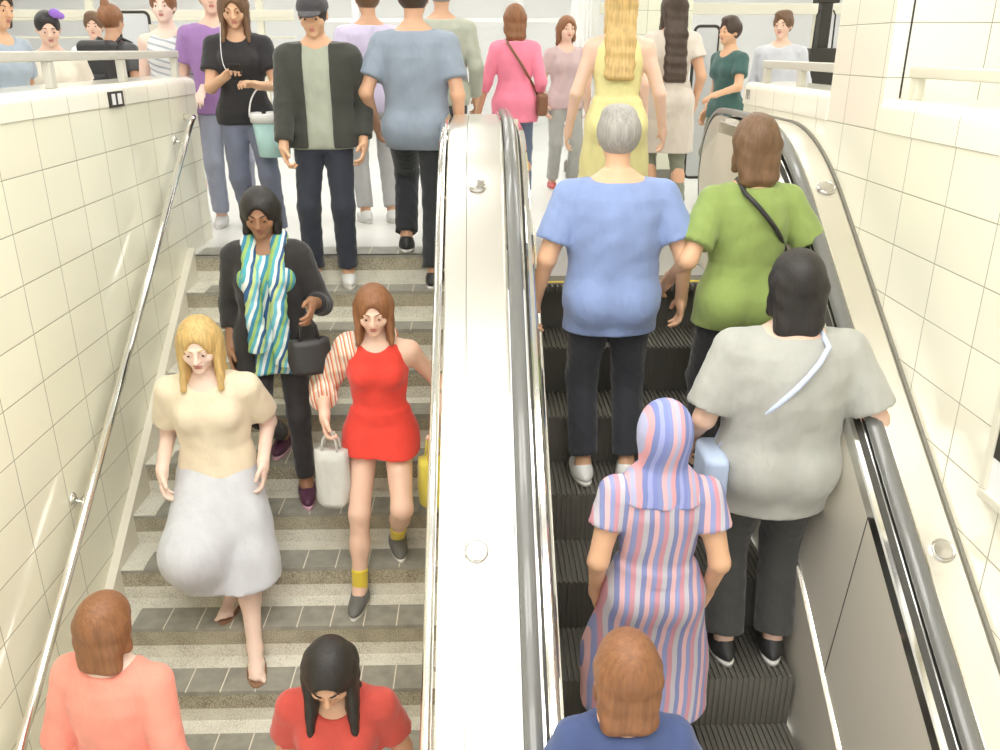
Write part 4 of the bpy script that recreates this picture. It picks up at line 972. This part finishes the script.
# bucket on her left forearm
arm=J['W'](J['el'][0]*.55+J['wr'][0]*.45)
bz=arm[2]-.435; bk=empty('bucket',(arm[0]+.0,arm[1]-.02,bz)); tag(bk,'pale aqua bucket with white rim and handle hanging from the woman\'s forearm','bucket')
M['aqua']=mat('pale aqua plastic',(.50,.76,.74),.35)
MB().lathe([(.0,0),(.096,0),(.100,.004),(.130,.265),(.126,.265),(.096,.012),(0,.012)],n=36).build('tub',M['aqua'],bk,True)
MB().lathe([(.127,.215),(.135,.215),(.139,.268),(.134,.275),(.126,.272),(.124,.26)],n=36).build('rim',M['white'],bk,True)
b=MB(); b.tube([(.137*math.cos(t),0,.250+.20*math.sin(t)) for t in np.linspace(0,PI,22)],.0055,10); b.build('bail_handle',M['white'],bk,True)
def arcpatch(r0,r1,z0,z1,a0,a1,m,nm,par,off=.0015):
    b=MB(); n=10; rows=[]
    for q in range(5):
        z=z0+(z1-z0)*q/4; r=r0+(r1-r0)*q/4+off; sh_=.25*math.sin(q*1.1)
        rows.append([(r*math.cos(a),r*math.sin(a),z) for a in np.linspace(a0+sh_*.5,a1+sh_,n)])
    v=[p for r in rows for p in r]; f=[(i*n+k,i*n+k+1,(i+1)*n+k+1,(i+1)*n+k) for i in range(4) for k in range(n-1)]
    return b.add(v,f).build(nm,m,par,True)
arcpatch(.1035,.1215,.03,.19,-1.05,-.60,mat('dark red print',(.35,.08,.07),.5),'printed_patch',bk)
bk.rotation_euler=(0,0,.3)
# shoulder bag strap + bag of the pink woman
def strap_bag(J,label,side,m,ms,hipz=.0,size=(.13,.06,.10),grp=None,front=False,cat='bag',nm='shoulder_bag',out=.05):
    T=J['T']; s=J['s']; sg=side; W=J['W']
    sx=-sg*J['sw']*.55/1
    c=W(T(sg*(J['sw']+out+.02),.04,hipz)); r=empty(nm,tuple(c),J['root'].rotation_euler[2]); tag(r,label,cat,grp)
    inv=lambda p: Matrix.Rotation(-J['root'].rotation_euler[2],3,'Z')@Vector(tuple(p-c))
    b=MB().box(-size[1],size[1],-size[0],size[0],-size[2]*1.3,size[2]*.7); o=b.build('bag_body',m,r); bevel(o,.03,4)
    path=[T(sg*(J['sw']+out),.03,hipz+size[2]*.4)]
    e=.035
    for t in np.linspace(0,1,9):   # over the back, diagonal to the opposite shoulder
        x=sg*J['sw']*.95*(1-t)+(-sg*J['sw']*.45)*t; h=(hipz+.14)*(1-t)+.50*t
        w=np.interp(h*s,np.array([-.09,-.04,.03,.10,.18,.28,.38,.45,.50,.535,.56])*s,J['ws'])/s; dd=np.interp(h*s,np.array([-.09,-.04,.03,.10,.18,.28,.38,.45,.50,.535,.56])*s,J['dp'])/s
        u=min(.98,abs(x)/(w+.001)); path.append(T(x,(dd+e)*math.sqrt(1-u*u)+.012,h))
    path.append(T(-sg*J['sw']*.42,.0,.545)); path.append(T(-sg*J['sw']*.40,-.07,.50))
    for t in np.linspace(.1,1,8):
        x=-sg*J['sw']*.40*(1-t)+sg*J['sw']*.95*t; h=.50*(1-t)+(hipz+.14)*t
        w=np.interp(h*s,np.array([-.09,-.04,.03,.10,.18,.28,.38,.45,.50,.535,.56])*s,J['ws'])/s; dd=np.interp(h*s,np.array([-.09,-.04,.03,.10,.18,.28,.38,.45,.50,.535,.56])*s,J['dp'])/s
        u=min(.98,abs(x)/(w+.001)); path.append(T(x,-(dd+e+.03)*math.sqrt(1-u*u)-.012,h))
    path.append(T(sg*(J['sw']+out),-.03,hipz+size[2]*.4))
    b=MB(); b.tube([tuple(inv(W(p))) for p in path],.011,8); b.build('strap',ms,r,True)
    return r
LEA=mat('brown leather',(.24,.11,.06),.5); BLE=mat('black bag leather',(.03,.028,.028),.45)
strap_bag(J6,'brown leather shoulder bag worn across the back of the pink top',-1,LEA,LEA,.02,(.11,.045,.09))
strap_bag(J11,'black shoulder bag worn by the woman in the moss green top',-1,BLE,BLE,.10,(.17,.07,.15),out=.02)
strap_bag(J12,'pale blue bag on a strap over the light grey shirt on the escalator',1,mat('pale blue bag',(.50,.60,.80),.6),mat('pale blue strap',(.62,.70,.88),.6),.0,(.12,.05,.10),out=.03)
# backpack
T=JC['T']; W=JC['W']; c=W(T(0,.19,.30)); r=empty('backpack',tuple(c),JC['root'].rotation_euler[2]); tag(r,'black backpack worn by the person with the bun behind the left parapet','backpack')
o=MB().box(-.15,.15,-.075,.085,-.22,.22).build('bag_body',BLE,r); bevel(o,.05,5); o=MB().box(-.11,.11,.08,.115,-.18,-.02).build('pocket',BLE,r); bevel(o,.02,3)
for sg in (1,-1): MB().tube([(sg*.09,-.06,.17),(sg*.10,-.14,.235),(sg*.105,-.25,.20),(sg*.11,-.315,.08),(sg*.12,-.27,-.10),(sg*.13,-.08,-.17)],.014,8).build('strap',BLE,r,True)
# tote bags of the woman in red
def tote(hand,label,m,w=.15,d=.05,h=.30,drop=.16,rz=0):
    c=hand-V(0,0,drop+h); r=empty('tote_bag',tuple(c),rz); tag(r,label,'bag')
    secs=[]
    for z,k in ((0,.85),(.02,1),(h*.4,1.06),(h*.8,1.0),(h,.96)):
        secs.append([(w*k*math.copysign(abs(math.cos(t))**.6,math.cos(t))+.006*math.sin(5*t+z*20),d*(1.2-.5*z/h)*math.copysign(abs(math.sin(t))**.8,math.sin(t)),z) for t in np.linspace(0,2*PI,28,endpoint=False)])
    MB().sweep(secs).build('bag_body',m,r,True)
    for sg in (1,-1): MB().tube([(-w*.5,sg*d*.5,h-.01),(-w*.38,sg*d*.4,h+drop*.6),(0,0,h+drop+.012),(w*.38,sg*d*.4,h+drop*.6),(w*.5,sg*d*.5,h-.01)],.006,8).build('bag_handle',m,r,True)
    return r
J=J17
hp=lambda J,i: J['W'](J['wr'][i]+J['HF'][i][1]*.09+J['HF'][i][2]*.02)
tote(hp(J,0),'yellow tote bag held by the woman in red next to the centre deck',cloth('yellow tote',(.76,.66,.10)),.085,.06,.26,.14,.3)
tote(hp(J,1),'white grey cloth bag hanging from the woman in red on her scarf side',cloth('white grey bag',(.62,.62,.58)),.085,.05,.30,.10,-.2)
# striped scarf over her right shoulder and arm
ORS=stripes('orange white striped scarf',[(.85,.78,.68),(.72,.22,.12),(.88,.60,.42),(.80,.80,.74),(.70,.30,.18)],26,(1,.2,.1),.5,4)
T=J['T']; s=J['s']
sdf_mesh('striped_scarf',[cone(J['sh'][1]+V(.03,0,.02),J['el'][1],.078*s,.072*s,.02,rip=.004),cone(J['el'][1],J['wr'][1]*.55+J['el'][1]*.45,.070*s,.075*s,.02,True,rip=.005),cone(T(.06,.06,.52),J['sh'][1]+V(.03,0,.03),.05*s,.07*s,.03)],.009,ORS,J['root'])
# striped blue-green scarf hanging on the front of the woman in the cardigan
T=J16['T']; H=[]
for sg in (1,-1):
    H+= [cone(T(sg*.075,-.05,.53),T(sg*.065,-.15,.36),.035,.040,.03,rip=.004),cone(T(sg*.065,-.15,.36),T(sg*.060,-.165,-.10 if sg>0 else -.02),.040,.048,.03,True,rip=.005)]
H.append(cone(T(-.075,.03,.545),T(.075,.03,.545),.035,.035,.04)); H.append(cone(T(-.075,.03,.545),T(-.075,-.05,.53),.035,.035,.03)); H.append(cone(T(.075,.03,.545),T(.075,-.05,.53),.035,.035,.03))
sdf_mesh('scarf',H,.009,STR,J16['root'])
# black handbag of the cardigan woman
J=J16; r=tote(hp(J,0),'black handbag held by the woman in the black cardigan',BLE,.10,.05,.17,.12,.4); r.name='handbag'

# ------------------------------------------------------------------ light, world, camera
w=bpy.data.worlds.new('station'); sc.world=w; w.use_nodes=True; bg=w.node_tree.nodes['Background']; bg.inputs[0].default_value=(1,.985,.95,1); bg.inputs[1].default_value=1.0
cam=bpy.data.cameras.new('camera'); co=bpy.data.objects.new('camera',cam); COL.objects.link(co); sc.camera=co
cam.sensor_width=36; cam.lens=844.4/1000*36; cam.clip_start=.05; cam.clip_end=100
co.location=(0,0,CAMZ); co.rotation_mode='XYZ'; co.rotation_euler=(PI/2-.3682,0,-.0237)
sc.view_settings.view_transform='Standard'; sc.view_settings.look='None'; sc.view_settings.gamma=1; sc.view_settings.exposure=0.5
try: sc.view_settings.use_curve_mapping=False
except Exception: pass
sc.cycles.use_denoising=True; sc.cycles.max_bounces=8; sc.cycles.diffuse_bounces=4; sc.cycles.glossy_bounces=4
